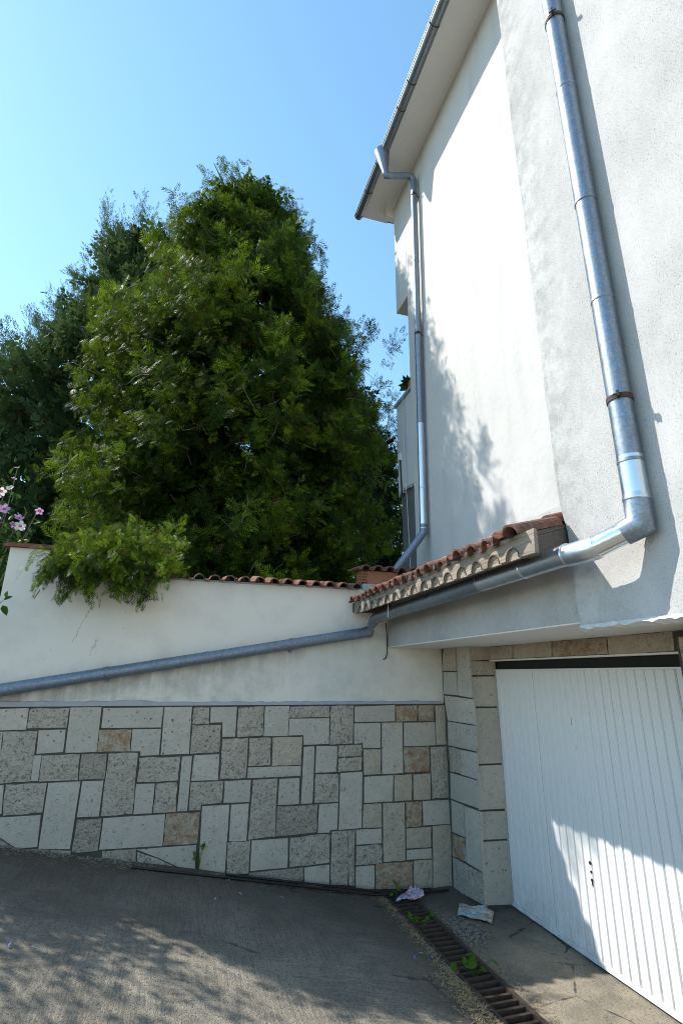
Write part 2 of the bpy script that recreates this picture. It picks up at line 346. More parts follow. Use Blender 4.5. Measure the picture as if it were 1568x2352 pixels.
def m_print(name, cols, sc=14):
    g = G(name); tc = g.n('ShaderNodeTexCoord').outputs['Object']
    vo = g.n('ShaderNodeTexVoronoi', distance='CHEBYCHEV'); vo.inputs['Scale'].default_value = sc; vo.inputs['Randomness'].default_value = .6; g.put(vo.inputs['Vector'], tc)
    r = g.sep(vo.outputs['Color']); n = len(cols)
    col = g.ramp(r[0], [(i/n, c) for i, c in enumerate(cols)], 'CONSTANT')
    v2 = g.n('ShaderNodeTexVoronoi'); v2.inputs['Scale'].default_value = sc*4.5; g.put(v2.inputs['Vector'], tc); r2 = g.sep(v2.outputs['Color'])
    c2 = g.ramp(r2[1], [(i/n, c) for i, c in enumerate(cols[::-1])], 'CONSTANT')
    col = g.mix(g.ramp(r2[0], [(.40, 0), (.55, .85)]), col, c2)
    col = g.mix(g.ramp(g.noise(9, 4), [(.5, 0), (.75, .6)]), col, (.42, .39, .34))
    return g.fin(col, .5, g.bump(g.noise(20, 3), .3, .006), spec=.3)

MAT = dict(
 smooth=m_plaster_smooth(), rough=m_plaster_rough(), garden=m_garden_plaster(),
 soffit=m_plain('soffit paint', (.76, .74, .69), .85, .06, 2.5), cement=m_plain('cement strip', (.36, .37, .39), .9, .2, 12),
 beam=None, mortar=m_plain('dark mortar', (.09, .083, .07), .95, .3, 30, .1, .5),
 s=m_stone('sawn limestone', (.55, .50, .42), (.47, .43, .365), 0, .9, .14), r=m_stone('split limestone', (.70, .625, .505), (.63, .565, .46), 0.06, .8, .75),
 d=m_stone('dark split limestone', (.58, .515, .41), (.52, .465, .375), .05, .8, .8), o=m_stone('rust veined limestone', (.62, .54, .42), (.54, .47, .36), .8, .5, .6),
 y=m_stone('yellowed limestone', (.56, .495, .39), (.51, .455, .355), .12, .6, .35),
 zinc=m_metal('weathered galvanised steel', (.19, .23, .275), (.32, .365, .41), .42, .8), zincdull=m_metal('dull galvanised steel', (.15, .185, .235), (.27, .32, .39), .5, 1, .6, .4),
 zincnew=m_metal('new shiny zinc sheet', (.78, .80, .83), (.82, .84, .86), .16, .15, 1.0, .02), zincmid=m_metal('clean zinc sheet', (.60, .66, .72), (.70, .75, .80), .28, .4, .95, .15),
 gutter=m_metal('stained eaves gutter', (.18, .20, .22), (.34, .36, .38), .4, .6, .75, .9),
 rust=m_rust(), tile=m_tile('terracotta', .88, .66), tileold=m_tile('mossy terracotta', .9, .62), wood=m_wood(), darkwood=m_darkwood(), ramp=m_ramp(), apron=m_apron(), door=m_door(),
 groove=m_plain('dirty groove paint', (.36, .34, .31), .7, .2, 10), black=m_plain('black plastic', (.012, .012, .013), .4, .2, 20, .4), gap=m_plain('painted gap shade', (.02, .02, .019), .8, .2),
 grey=m_plain('dark grey render', (.145, .15, .155), .9, .18, 5, .2, .4), paleg=m_plain('pale grey render', (.62, .625, .63), .9, .06, 3, .2, .3),
 bark=m_plain('grey brown bark', (.16, .13, .105), .9, .35, 25, .15, .6, .01), twig=m_plain('pale twig', (.22, .19, .155), .8, .3, 30, .3),
 soil=m_plain('garden soil', (.075, .06, .042), .95, .3, 8, .1, .6, .02), brick=m_plain('hollow clay brick', (.34, .15, .085), .9, .25, 18, .2, .5),
 whiteplast=m_plain('white plastic', (.72, .72, .70), .4, .05, 8, .4), chip=m_plain('broken polystyrene edge', (.6, .6, .58), .9, .05, 40, .2, .6, .01, 120),
 farground=m_plain('dry ground', (.22, .20, .16), .95, .25, .6, .1), gravel=m_plain('rubble chips', (.20, .185, .16), .9, .35, 40, .2), straw=m_plain('dry straw', (.42, .31, .17), .85, .35, 30, .2),
 cable=m_plain('white cable', (.6, .6, .58), .5, .1), pot=m_plain('orange clay pot', (.42, .14, .05), .7, .1), blue=m_plain('blue petal', (.17, .20, .40), .6, .3, 60), bluep=m_plain('pale petal', (.34, .33, .36), .6, .2, 60),
)
MAT['beam'] = MAT['rough']
WALL_STONES = [
('s',[(-1.614,1.649),(-1.216,1.658),(-1.208,1.485),(-1.582,1.481)]),('r',[(-1.206,1.653),(-0.894,1.656),(-0.896,1.496),(-1.199,1.493)]),('s',[(-0.886,1.66),(-0.635,1.66),(-0.626,1.294),(-0.875,1.293)]),('s',[(-0.618,1.653),(-0.105,1.656),(-0.108,1.483),(-0.613,1.487)]),('o',[(-0.626,1.472),(-0.362,1.471),(-0.353,1.292),(-0.617,1.291)]),('s',[(-0.351,1.471),(-0.105,1.469),(-0.102,1.252),(-0.259,1.25),(-0.263,1.287),(-0.346,1.289)]),('s',[(-0.097,1.656),(0.149,1.658),(0.157,1.255),(-0.088,1.253)]),('r',[(0.16,1.651),(0.31,1.653),(0.313,1.509),(0.165,1.505)]),('s',[(0.32,1.653),(0.565,1.655),(0.566,1.39),(0.447,1.39),(0.44,1.518),(0.326,1.517)]),('r',[(0.166,1.494),(0.428,1.498),(0.432,1.26),(0.171,1.257)]),('r',[(0.579,1.648),(0.823,1.656),(0.825,1.396),(0.581,1.387)]),('s',[(0.834,1.656),(1.075,1.659),(1.07,1.387),(0.835,1.388)]),('s',[(-1.579,1.469),(-1.383,1.472),(-1.366,1.294),(-1.545,1.287)]),('r',[(-1.374,1.471),(-1.116,1.472),(-1.113,1.081),(-1.355,1.074)]),('s',[(-1.109,1.477),(-0.9,1.48),(-0.892,1.299),(-1.097,1.293)]),('s',[(-1.112,1.278),(-1.055,1.279),(-1.05,1.083),(-1.108,1.082)]),('r',[(-1.048,1.278),(-0.756,1.28),(-0.746,1.076),(-1.041,1.079)]),('d',[(-0.743,1.279),(-0.539,1.278),(-0.533,1.073),(-0.735,1.079)]),('r',[(-0.526,1.278),(-0.281,1.277),(-0.272,0.791),(-0.523,0.787)]),('r',[(-0.262,1.235),(0.085,1.233),(0.083,1.035),(-0.26,1.04)]),('s',[(0.099,1.233),(0.187,1.234),(0.186,0.79),(0.101,0.79)]),('s',[(0.205,1.24),(0.43,1.243),(0.434,1.026),(0.198,1.03)]),('r',[(0.452,1.372),(0.687,1.373),(0.689,1.036),(0.452,1.032)]),('s',[(-1.501,1.06),(-1.3,1.061),(-1.279,0.849),(-1.46,0.844)]),('r',[(-1.289,1.063),(-0.982,1.061),(-0.98,0.84),(-1.268,0.837)]),('s',[(-0.968,1.061),(-0.72,1.065),(-0.727,0.56),(-0.963,0.577)]),('s',[(-0.707,1.064),(-0.539,1.063),(-0.539,0.788),(-0.707,0.792)]),('s',[(-0.268,1.024),(-0.111,1.021),(-0.111,0.788),(-0.262,0.788)]),('r',[(-0.101,1.023),(0.079,1.024),(0.087,0.789),(-0.098,0.791)]),('r',[(0.197,1.017),(0.487,1.015),(0.481,0.838),(0.302,0.832),(0.3,0.79),(0.2,0.79)]),('s',[(0.497,1.014),(0.734,1.016),(0.735,0.832),(0.499,0.837)]),('s',[(-1.455,0.822),(-0.987,0.823),(-0.975,0.592),(-1.119,0.588),(-1.26,0.679),(-1.432,0.702)]),('d',[(-0.704,0.774),(-0.514,0.77),(-0.513,0.53),(-0.711,0.533)]),('s',[(-0.499,0.771),(0.002,0.773),(0.005,0.531),(-0.501,0.537)]),('o',[(0.009,0.776),(0.295,0.775),(0.295,0.529),(0.014,0.534)]),('s',[(0.312,0.819),(0.554,0.818),(0.55,0.267),(0.327,0.285)]),('s',[(0.568,0.818),(0.729,0.818),(0.725,0.521),(0.569,0.526)]),('s',[(-0.204,0.519),(0.29,0.517),(0.294,0.309),(0.168,0.355),(-0.012,0.44)]),('d',[(-0.478,0.522),(-0.214,0.524),(-0.193,0.407),(-0.467,0.44)]),('r',[(-0.196,0.499),(-0.024,0.437),(0.162,0.348),(0.158,0.32),(-0.184,0.394)]),('d',[(-1.43,0.691),(-1.258,0.668),(-1.123,0.58),(-0.978,0.578),(-0.719,0.545),(-0.707,0.47),(-1.407,0.567)]),('r',[(1.083,1.651),(1.488,1.656),(1.486,1.55),(1.079,1.552)]),('s',[(1.08,1.542),(1.485,1.541),(1.484,1.306),(1.231,1.301),(1.223,1.39),(1.078,1.39)]),('r',[(1.498,1.656),(1.733,1.662),(1.73,1.303),(1.492,1.301)]),('s',[(1.748,1.649),(2.191,1.659),(2.187,1.504),(1.748,1.501)]),('o',[(2.203,1.651),(2.443,1.657),(2.437,1.503),(2.2,1.501)]),('o',[(2.459,1.654),(2.638,1.659),(2.63,1.501),(2.451,1.5)]),('y',[(2.656,1.652),(2.781,1.655),(2.773,1.264),(2.649,1.265)]),('s',[(1.745,1.488),(2.029,1.491),(2.025,1.255),(1.841,1.256),(1.836,1.303),(1.745,1.299)]),('s',[(2.044,1.491),(2.269,1.49),(2.264,1.015),(2.04,1.014)]),('s',[(2.287,1.487),(2.64,1.488),(2.638,1.262),(2.283,1.262)]),('r',[(0.699,1.374),(0.907,1.375),(0.907,1.136),(0.705,1.132)]),('y',[(0.923,1.375),(1.216,1.376),(1.208,1.128),(0.926,1.128)]),('s',[(0.703,1.12),(1.208,1.118),(1.208,1.031),(0.701,1.031)]),('s',[(1.231,1.284),(1.338,1.288),(1.33,0.791),(1.219,0.793)]),('s',[(1.356,1.288),(1.569,1.285),(1.564,1.052),(1.352,1.053)]),('r',[(1.584,1.288),(1.826,1.29),(1.824,1.186),(1.582,1.184)]),('r',[(1.585,1.172),(1.824,1.176),(1.82,1.057),(1.58,1.054)]),('y',[(1.842,1.244),(2.027,1.243),(2.023,1.015),(1.851,1.014)]),('o',[(2.283,1.251),(2.563,1.251),(2.557,1.017),(2.278,1.019)]),('r',[(2.581,1.246),(2.772,1.246),(2.774,0.767),(2.576,0.769)]),('r',[(0.755,1.017),(0.984,1.014),(0.984,0.536),(0.742,0.53)]),('s',[(1.003,1.012),(1.199,1.011),(1.199,0.791),(0.999,0.792)]),('r',[(1.354,1.036),(1.586,1.034),(1.586,0.791),(1.35,0.793)]),('s',[(1.603,1.038),(1.831,1.042),(1.82,0.554),(1.593,0.551)]),('s',[(1.851,0.996),(2.156,0.998),(2.147,0.765),(1.848,0.767)]),('y',[(2.168,0.997),(2.359,0.997),(2.351,0.764),(2.166,0.766)]),('y',[(2.377,0.996),(2.564,0.999),(2.558,0.763),(2.372,0.765)]),('r',[(0.563,0.518),(0.757,0.516),(0.761,0.263),(0.567,0.269)]),('d',[(0.995,0.778),(1.38,0.778),(1.376,0.549),(0.993,0.535)]),('s',[(1.396,0.777),(1.583,0.778),(1.577,0.556),(1.508,0.554),(1.501,0.534),(1.387,0.538)]),('y',[(1.84,0.755),(2.029,0.751),(2.029,0.544),(1.834,0.55)]),('y',[(2.044,0.754),(2.273,0.749),(2.263,0.248),(2.039,0.255)]),('o',[(2.29,0.752),(2.457,0.747),(2.451,0.528),(2.283,0.529)]),('s',[(2.472,0.749),(2.773,0.748),(2.764,0.53),(2.469,0.534)]),('s',[(0.774,0.518),(1.106,0.515),(1.11,0.28),(0.774,0.282)]),('r',[(1.124,0.514),(1.504,0.524),(1.503,0.287),(1.129,0.285)]),('r',[(1.521,0.54),(1.683,0.54),(1.686,0.092),(1.518,0.111)]),('r',[(1.691,0.539),(1.752,0.541),(1.749,0.086),(1.693,0.094)]),('s',[(1.767,0.541),(2.024,0.534),(2.024,0.413),(1.767,0.417)]),('r',[(1.767,0.404),(2.023,0.402),(2.024,0.24),(1.763,0.245)]),('y',[(2.286,0.518),(2.551,0.515),(2.543,0.343),(2.281,0.348)]),('s',[(2.285,0.334),(2.546,0.331),(2.545,0.247),(2.28,0.254)]),('y',[(2.571,0.521),(2.769,0.523),(2.752,-0.031),(2.549,-0.013)]),('s',[(1.763,0.235),(1.948,0.233),(1.946,0.04),(1.763,0.056)]),('o',[(1.963,0.239),(2.341,0.236),(2.338,0.005),(1.957,0.039)]),('y',[(2.355,0.241),(2.546,0.238),(2.539,-0.013),(2.349,0.004)]),('d',[(0.763,0.265),(1.122,0.269),(1.255,0.269),(1.26,0.131),(0.766,0.21)]),('s',[(1.267,0.268),(1.503,0.274),(1.506,0.097),(1.271,0.13)]),
]
PIER_SIDE = [
('y',[(5.31,2.239),(5.044,2.236),(5.05,2.005),(5.362,2.013)]),('s',[(5.015,2.243),(4.763,2.239),(4.757,1.752),(5.037,1.767)]),('s',[(5.345,1.993),(5.052,1.992),(5.054,1.767),(5.354,1.768)]),('s',[(5.356,1.753),(4.74,1.74),(4.74,1.512),(5.297,1.51)]),('s',[(5.298,1.497),(4.735,1.5),(4.744,1.278),(5.313,1.268)]),('r',[(5.307,1.253),(5.059,1.254),(5.069,1.036),(5.298,1.024)]),('s',[(5.042,1.256),(4.743,1.264),(4.747,1.039),(5.06,1.032)]),('s',[(5.3,1.009),(4.754,1.026),(4.763,0.794),(5.32,0.771)]),('s',[(5.311,0.757),(5.068,0.763),(5.064,0.49),(5.319,0.475)]),('s',[(5.046,0.758),(4.745,0.773),(4.764,0.291),(5.059,0.285)]),('o',[(5.317,0.461),(5.066,0.475),(5.065,0.284),(5.333,0.265)]),('r',[(5.328,0.253),(4.766,0.28),(4.78,0.038),(5.343,-0.021)]),
]
PIER_FRONT = [
('y',[(2.763,2.24),(2.961,2.264),(2.958,2.116),(2.771,2.104)]),('y',[(2.773,2.097),(2.957,2.103),(2.951,1.969),(2.774,1.963)]),('s',[(2.773,1.948),(2.959,1.954),(2.952,1.673),(2.775,1.674)]),('s',[(2.779,1.656),(2.958,1.658),(2.941,1.165),(2.771,1.167)]),('s',[(2.769,1.15),(2.945,1.151),(2.942,0.78),(2.757,0.785)]),('s',[(2.769,0.764),(2.944,0.76),(2.945,0.534),(2.764,0.541)]),('s',[(2.766,0.524),(2.949,0.518),(2.928,0.025),(2.746,0.042)]),
]
LINTEL = [
('y',[(4.789,2.265),(4.385,2.271),(4.396,2.115),(4.803,2.118)]),('y',[(4.366,2.271),(3.827,2.262),(3.837,2.116),(4.383,2.114)]),('o',[(3.811,2.267),(3.211,2.268),(3.217,2.115),(3.822,2.116)]),('y',[(3.195,2.271),(2.643,2.269),(2.659,2.114),(3.202,2.115)]),
]
PETALS = [(1.914, 4.808, 0, 0), (1.773, 4.088, 0, 0), (1.855, 4.159, 1, 0), (1.922, 4.121, 0, 0), (1.977, 3.964, 0, 0), (0.978, 4.921, 0, 0), (0.591, 4.597, 0, 0), (0.426, 4.736, 1, 0), (0.562, 5.16, 0, 0), (-0.206, 4.379, 0, 0), (-0.746, 3.767, 0, 0), (-0.624, 3.752, 1, 0), (0.633, 4.9, 1, 0)]
# ------------------------------------------------------------------ ground
def hramp(x):
    if x > 2.03: return 0.0
    if x > -6.5: return .19*(2.03-x)
    return .19*8.53
g0 = MB().add([(-600, -600, -.5), (600, -600, -.5), (600, 600, -.5), (-600, 600, -.5)], [(0, 1, 2, 3)]).build('ground', MAT['farground']); structure(g0)
def fr(u, v):
    x = -14+u*16.03; y = -7+v*12.42
    z = hramp(x)+.006*math.sin(3.1*x+1.3*y)+.004*math.sin(7.3*y-2*x)
    if x > 1.98: z = hramp(x)
    return (x, y, z)
structure(MB().grid(fr, 120, 70).build('driveway_ramp', MAT['ramp']))
structure(MB().box(-14, 2.03, -7, 5.42, -.49, -.02).build('driveway_footing', MAT['cement']))
def fa(u, v):
    x = 2.265+u*.84; y = -4+v*9.42
    return (x, y, -.004+.006*math.sin(9*x+4*y)*math.sin(5*y)*(u*(1-u)*4))
structure(MB().grid(fa, 14, 90).build('garage_apron', MAT['apron']))
ch = MB(); ch.box(2.0, 2.03, -4, 5.4, -.3, -.004); ch.box(2.262, 2.30, -4, 5.4, -.3, -.012); ch.box(2.03, 2.262, -4, 5.4, -.3, -.17)
structure(ch.build('drain_channel', MAT['soil']))
structure(MB().box(-30, 2.94, 5.63, 40, -.48, 1.5).build('garden_terrace', MAT['soil']))

structure(MB().box(-14, -1.75, 5.45, 5.629, -.3, 1.62).build('terrace_edge', MAT['paleg']))
gr = thing('drain_grate', 'rusty iron drain grate with cross bars running along the foot of the ramp', 'drain grate', (2.145, 3.5, -.05))
for x0, x1 in ((2.018, 2.045), (2.247, 2.278)):
    m = MB(); m.box(x0, x1, -1.5, 5.3, -.05, .006); m.build('frame_rail', MAT['rust'], gr)
bar = None
for i in range(58):
    y = 5.24-.0725*i
    if bar is None:
        m = MB(); m.box(2.045, 2.247, y-.011, y+.011, -.030, .001); m.box(2.045, 2.247, y-.011, y-.007, -.04, -.030); bar = m.build('bar', MAT['rust'], gr); bz = bar.location.z+ORIGIN[gr.name].z
    else: clone(bar, 'bar', (2.146, y, bz+random.uniform(-.002, .001)), gr, rot=(0, 0, random.uniform(-.02, .02)))

# ------------------------------------------------------------------ stones
def stone(poly, n, depth, kind, parent, name='stone'):
    n = Vector(n); P = [Vector(p) for p in poly]; m = MB()
    c = sum(P, Vector())/len(P)
    amp = {'s': .0025, 'y': .006, 'r': .012, 'o': .010, 'd': .012}[kind]; jit = {'s': .0012, 'y': .003}.get(kind, .004)
    proud = random.uniform(-.001, .005)
    if len(P) == 4:
        k = 3 if kind == 's' else 4
        def q(u, v):
            p = (P[0]*(1-u)+P[1]*u)*(1-v)+(P[3]*(1-u)+P[2]*u)*v
            e = (u in (0, 1)) + (v in (0, 1))
            h = proud + (random.uniform(-.25, 1)*amp if not e else -.003)
            t = Vector((random.uniform(-1, 1), random.uniform(-1, 1), random.uniform(-1, 1)))*jit; t -= n*t.dot(n)
            return p+n*h+t
        vs = [q(i/k, j/k) for j in range(k+1) for i in range(k+1)]
        m.add(vs, [(j*(k+1)+i, j*(k+1)+i+1, (j+1)*(k+1)+i+1, (j+1)*(k+1)+i) for j in range(k) for i in range(k)], True)
        ring = [i for i in range(k+1)] + [j*(k+1)+k for j in range(1, k+1)] + [k*(k+1)+i for i in range(k-1, -1, -1)] + [j*(k+1) for j in range(k-1, 0, -1)]
        rv = [vs[i] for i in ring]
    else:
        rv = [p+n*(proud-.003) for p in P]
        inn = [p+(c-p).normalized()*.008+n*proud for p in P]
        L = len(P); m.add(inn, [tuple(range(L))]); m.add(inn+rv, [(i, (i+1) % L, L+(i+1) % L, L+i) for i in range(L)])
    L = len(rv); m.add(rv+[p-n*depth for p in rv], [(i, L+i, L+(i+1) % L, (i+1) % L) for i in range(L)])
    return fixn(m.build(name, MAT[kind], parent))

# ------------------------------------------------------------------ garden wall
gw = thing('garden_wall', 'white rendered garden wall with limestone cladding below and terracotta coping', 'wall', (.6, 5.5, 0))
m = MB(); m.prism([(-1.61, 5.392, -.2), (2.77, 5.392, -.2), (2.77, 5.392, 2.845), (-1.20, 5.392, 2.845), (-1.20, 5.392, 3.065), (-1.61, 5.392, 3.065)], (0, .235, 0))
fixn(m.build('rendered_wall', MAT['garden'], gw))
MB().box(-1.609, 2.764, 5.380, 5.392, -.2, 1.672).build('mortar_bed', MAT['mortar'], gw)
m = MB(); xs = [-1.61+i*.055 for i in range(80)]
top = [(x, 5.372+random.uniform(-.004, .003), 1.696+random.uniform(-.006, .006)+(.012 if x < -.2 else 0)) for x in xs]; bot = [(x, 5.366+random.uniform(-.003, .003), 1.670) for x in xs]
nb = len(xs); m.add(top+bot+[(x, 5.391, z+.004) for x, y, z in top], [(i, nb+i, nb+i+1, i+1) for i in range(nb-1)]+[(i, i+1, 2*nb+i+1, 2*nb+i) for i in range(nb-1)])
fixn(m.build('cement_ledge', MAT['cement'], gw))
for k, q in WALL_STONES: stone([(min(2.764, max(-1.609, x)), 5.370, z) for x, z in q], (0, -1, 0), .013, k, gw)
m = MB(); m.box(-1.66, -1.17, 5.345, 5.68, 3.067, 3.092); m.box(-1.64, -1.20, 5.36, 5.66, 3.092, 3.105); m.build('pillar_cap', MAT['tileold'], gw)

def tile_mesh(L, name='roof_tile', mat='tile'):
    prof = [(.05-.05*math.cos(t), .047*math.sin(t)) for t in [math.pi*i/7 for i in range(8)]] + [(.118, -.006), (.142, -.004), (.160, .008)]
    n = len(prof); th = .013; vs = []
    for x in (0, L):
        for a, h in prof: vs.append((x, a, h))
        for a, h in prof: vs.append((x, a, h-th))
    f = []
    for i in range(n-1): f += [(i, i+1, 2*n+i+1, 2*n+i), (n+i, 3*n+i, 3*n+i+1, n+i+1), (i, n+i, n+i+1, i+1), (2*n+i, 2*n+i+1, 3*n+i+1, 3*n+i)]
    f += [(0, 2*n, 3*n, n), (n-1, 2*n-1, 4*n-1, 3*n-1)]
    me = bpy.data.meshes.new(name); me.from_pydata(vs, [], f); me.materials.append(MAT[mat]); me.update()
    return me
TM = tile_mesh(.42); TMO = tile_mesh(.40, 'coping_tile', 'tileold')
def put_tile(me, name, loc, rot, parent):
    o = bpy.data.objects.new(name, me); COL.objects.link(o); o.parent = parent; o.location = Vector(loc)-ORIGIN[parent.name]; o.rotation_euler = rot; return o
m = MB(); m.prism([(-1.19, 5.385, 2.845), (1.78, 5.385, 2.845), (1.78, 5.385, 2.862), (-1.19, 5.385, 2.862)], (0, .23, .05)); fixn(m.build('mortar_cap', MAT['cement'], gw))
for i in range(20):
    put_tile(TMO, 'coping_tile', (-1.04+.15*i, 5.305+random.uniform(-.012, .012), 2.862+random.uniform(-.004, .006)), (random.uniform(-.03, .03), R(-9)+random.uniform(-.03, .03), R(90)+random.uniform(-.04, .04)), gw)

# brick stub behind the coping
bs = thing('brick_stub', 'short stub of hollow clay brick capped with roof tiles at the end of the coping', 'brick stub', (2.15, 5.8, 2.8))
m = MB(); m.box(1.95, 2.45, 5.66, 5.86, 2.86, 2.97); m.build('cement_bed', MAT['cement'], bs)
m = MB()
for zz in (2.972, 3.005, 3.040, 3.075, 3.110): m.box(1.93, 1.995, 5.66, 5.86, zz, zz+.012)
for yy in (5.66, 5.705, 5.755, 5.805, 5.848): m.box(1.931, 1.995, yy, yy+.012, 2.972, 3.12)
m.box(1.995, 2.38, 5.661, 5.86, 2.972, 3.122); m.build('hollow_brick', MAT['brick'], bs)
for i in range(5): put_tile(TMO, 'coping_tile', (2.02+.15*i, 5.60, 3.140+random.uniform(-.004, .004)), (random.uniform(-.04, .04), R(-6), R(90)+random.uniform(-.05, .05)), bs)

# ------------------------------------------------------------------ house
ho = thing('house', 'white rendered house with a garage, tiled pent roof and overhanging eaves', 'house', (4, 2, 0))
m = MB(); m.prism([(2.95, 2.0, 2.6), (2.95, 6.34, 2.6), (2.95, 6.34, 7.79), (2.95, 6.79, 7.79), (2.95, 6.79, 10.06), (2.95, 2.0, 10.06)], (6, 0, 0)); fixn(m.build('upper_wall', MAT['smooth'], ho))
zz = [2.215+.18*i for i in range(50)]
edge = [(2.08, (2.405 if z < 2.86 else 2.45)+random.uniform(-.006, .006), z) for z in zz]
m = MB(); m.prism([(2.08, -4, 2.215)]+edge+[(2.08, -4, zz[-1])], (.052, 0, 0)); m.box(2.1325, 2.98, -4, 2.40, 2.252, zz[-1]); fixn(m.build('projecting_wall', MAT['rough'], ho))
MB().box(2.13, 3.05, 2.2, 5.391, 2.250, 2.95).build('beam', MAT['rough'], ho)
MB().box(2.134, 3.05, .5, 5.391, 2.240, 2.249).build('soffit', MAT['soffit'], ho)
# broken insulation edge along the bottom of the projecting wall
m = MB(); ys = [2.40-.03*i for i in range(60)]
a = [(2.074+random.uniform(-.004, .004), y, 2.222+random.uniform(-.003, .003)) for y in ys]; b = [(2.070+random.uniform(-.005, .005), y, 2.204+random.uniform(-.008, .006)) for y in ys]; c = [(2.105, y, 2.190+random.uniform(-.004, .004)) for y in ys]
nb = len(ys); m.add(a+b+c, [(i, i+1, nb+i+1, nb+i) for i in range(nb-1)]+[(nb+i, nb+i+1, 2*nb+i+1, 2*nb+i) for i in range(nb-1)])
fixn(m.build('broken_edge', MAT['chip'], ho))
MB().box(2.10, 2.132, -4, 2.40, 2.200, 2.214).build('edge_shade', MAT['gap'], ho)  # near-black strip paints the shade under the broken edge
MB().box(3.10, 9, -4, 6.3, -.4, 2.6).build('garage_wall', MAT['paleg'], ho)
MB().box(3.005, 3.10, 2.2, 4.80, 2.112, 2.249).build('lintel_bed', MAT['mortar'], ho)
MB().box(2.985, 3.062, 2.2, 4.80, 2.098, 2.111).build('lintel_reveal', MAT['soffit'], ho)
MB().box(3.063, 3.099, 2.2, 4.90, 2.0, 2.111).build('door_gap_shade', MAT['gap'], ho)  # near-black box stands in for the shade above the door
MB().box(2.765, 3.045, 4.787, 5.391, -.2, 2.239).build('pier_core', MAT['mortar'], ho)
MB().box(2.765, 3.099, 1.0, 2.43, -.2, 2.189).build('pier_core', MAT['mortar'], ho)
for k, q in PIER_SIDE: stone([(2.75, y, z) for y, z in q], (-1, 0, 0), .016, k, ho)
for k, q in PIER_FRONT: stone([(3.043 if i in (1, 2) else x, 4.772, z) for i, (x, z) in enumerate(q)], (0, -1, 0), .016, k, ho)
for k, q in LINTEL: stone([(2.99, y, min(z, 2.238)) for y, z in q], (-1, 0, 0), .016, k, ho)
zb = -.02
for i, hgt in enumerate((.36, .22, .30, .42, .26, .38, .27)):
    for y0, y1 in (((2.40, 1.95), (1.94, 1.2)) if i % 2 else ((2.40, 1.75), (1.74, 1.2))):
        stone([(2.75, y0, min(zb+hgt-.012, 2.186)), (2.75, y1, min(zb+hgt-.012, 2.186)), (2.75, y1, zb), (2.75, y0, zb)], (-1, 0, 0), .016, random.choice('yrys'), ho)
    zb += hgt
# garage door
DOOR = MB().box(3.047, 3.062, 2.2, 4.865, .012, 2.012).build('garage_door', MAT['groove'], ho)
m = MB()
w = .082; prof = [(3.0465, .003), (3.037, .008), (3.0355, .012), (3.0355, w-.012), (3.037, w-.008), (3.0465, w-.003)]
m.prism([(x, y, .05) for x, y in prof], (0, 0, 1.955)); pan = m.build('panel', MAT['door'], DOOR); fixn(pan)
y = 4.855-w; first = True; i = 0
while y > 2.2:
    if i == 8: y -= .006
    loc = (pan.location + ORIGIN[DOOR.name])
    if first: pan.location = Vector((pan.location.x, y+w/2-ORIGIN[DOOR.name].y, pan.location.z)); ORIGIN[pan.name] = pan.location+ORIGIN[DOOR.name]; first = False
    else: clone(pan, 'panel', (ORIGIN[pan.name].x+random.uniform(-.0006, .0006), y+w/2, ORIGIN[pan.name].z), DOOR, rot=(0, random.uniform(-.0006, .0006), 0))
    y -= w; i += 1
MB().box(3.030, 3.046, 2.2, 4.868, .012, .048).build('bottom_rail', MAT['door'], DOOR)
MB().box(3.034, 3.046, 2.2, 4.866, 2.006, 2.020).build('top_rail', MAT['door'], DOOR)
MB().box(3.040, 3.0465, 4.8655, 4.884, .0, 2.06).build('gap_shade_strip', MAT['gap'], DOOR)  # near-black strip stands in for the shaded gap beside the pier
for zc, r1, r2 in ((.645, .013, .013), (.588, .010, .010), (.535, .012, .012), (.512, .006, .018)):
    m = MB(); m.add([(3.0335, 3.715+r1*math.cos(a), zc+r2*math.sin(a)) for a in [2*math.pi*i/14 for i in range(14)]]+[(3.0358, 3.715+r1*math.cos(a), zc+r2*math.sin(a)) for a in [2*math.pi*i/14 for i in range(14)]], [tuple(range(14))]+[(i, (i+1) % 14, 14+(i+1) % 14, 14+i) for i in range(14)])
    fixn(m.build('lock_hole', MAT['black'], DOOR))
# annexe at the far end
MB().box(3.10, 8, 6.341, 7.24, 4.72, 6.27).build('annexe_wall', MAT['paleg'], ho)
MB().box(3.14, 8, 6.30, 7.22, 1.0, 4.719).build('annexe_base', MAT['grey'], ho)
m = MB(); m.box(3.06, 8, 6.341, 7.28, 6.271, 6.32); m.build('annexe_coping', MAT['cement'], ho)
m = MB()
for i in range(9): 
    y0 = 6.36+.1*i; m.obox((3.125, y0+.04, 4.715+random.uniform(-.02, .03)), (.03, 0, .005), (0, .055, random.uniform(-.02, .02)), (0, 0, random.uniform(.012, .03)))
m.build('broken_ledge', MAT['cement'], ho)
# eaves
MB().box(2.44, 2.951, 2.46, 7.12, 10.061, 10.12).build('eaves_soffit', MAT['soffit'], ho)
m = MB(); m.prism([(2.36, 2.46, 10.121), (2.36, 2.46, 10.17), (6.5, 2.46, 11.7), (6.5, 2.46, 10.121)], (0, 4.69, 0)); fixn(m.build('main_roof', MAT['tileold'], ho))
m = MB(); m.prism([(2.80, 6.791, 10.06), (2.80, 6.791, 9.98), (2.83, 6.791, 9.94), (2.81, 6.791, 9.88), (2.949, 6.791, 9.84), (4.0, 6.791, 9.84), (4.0, 6.791, 10.06)], (0, .10, 0)); fixn(m.build('corbel', MAT['soffit'], ho))
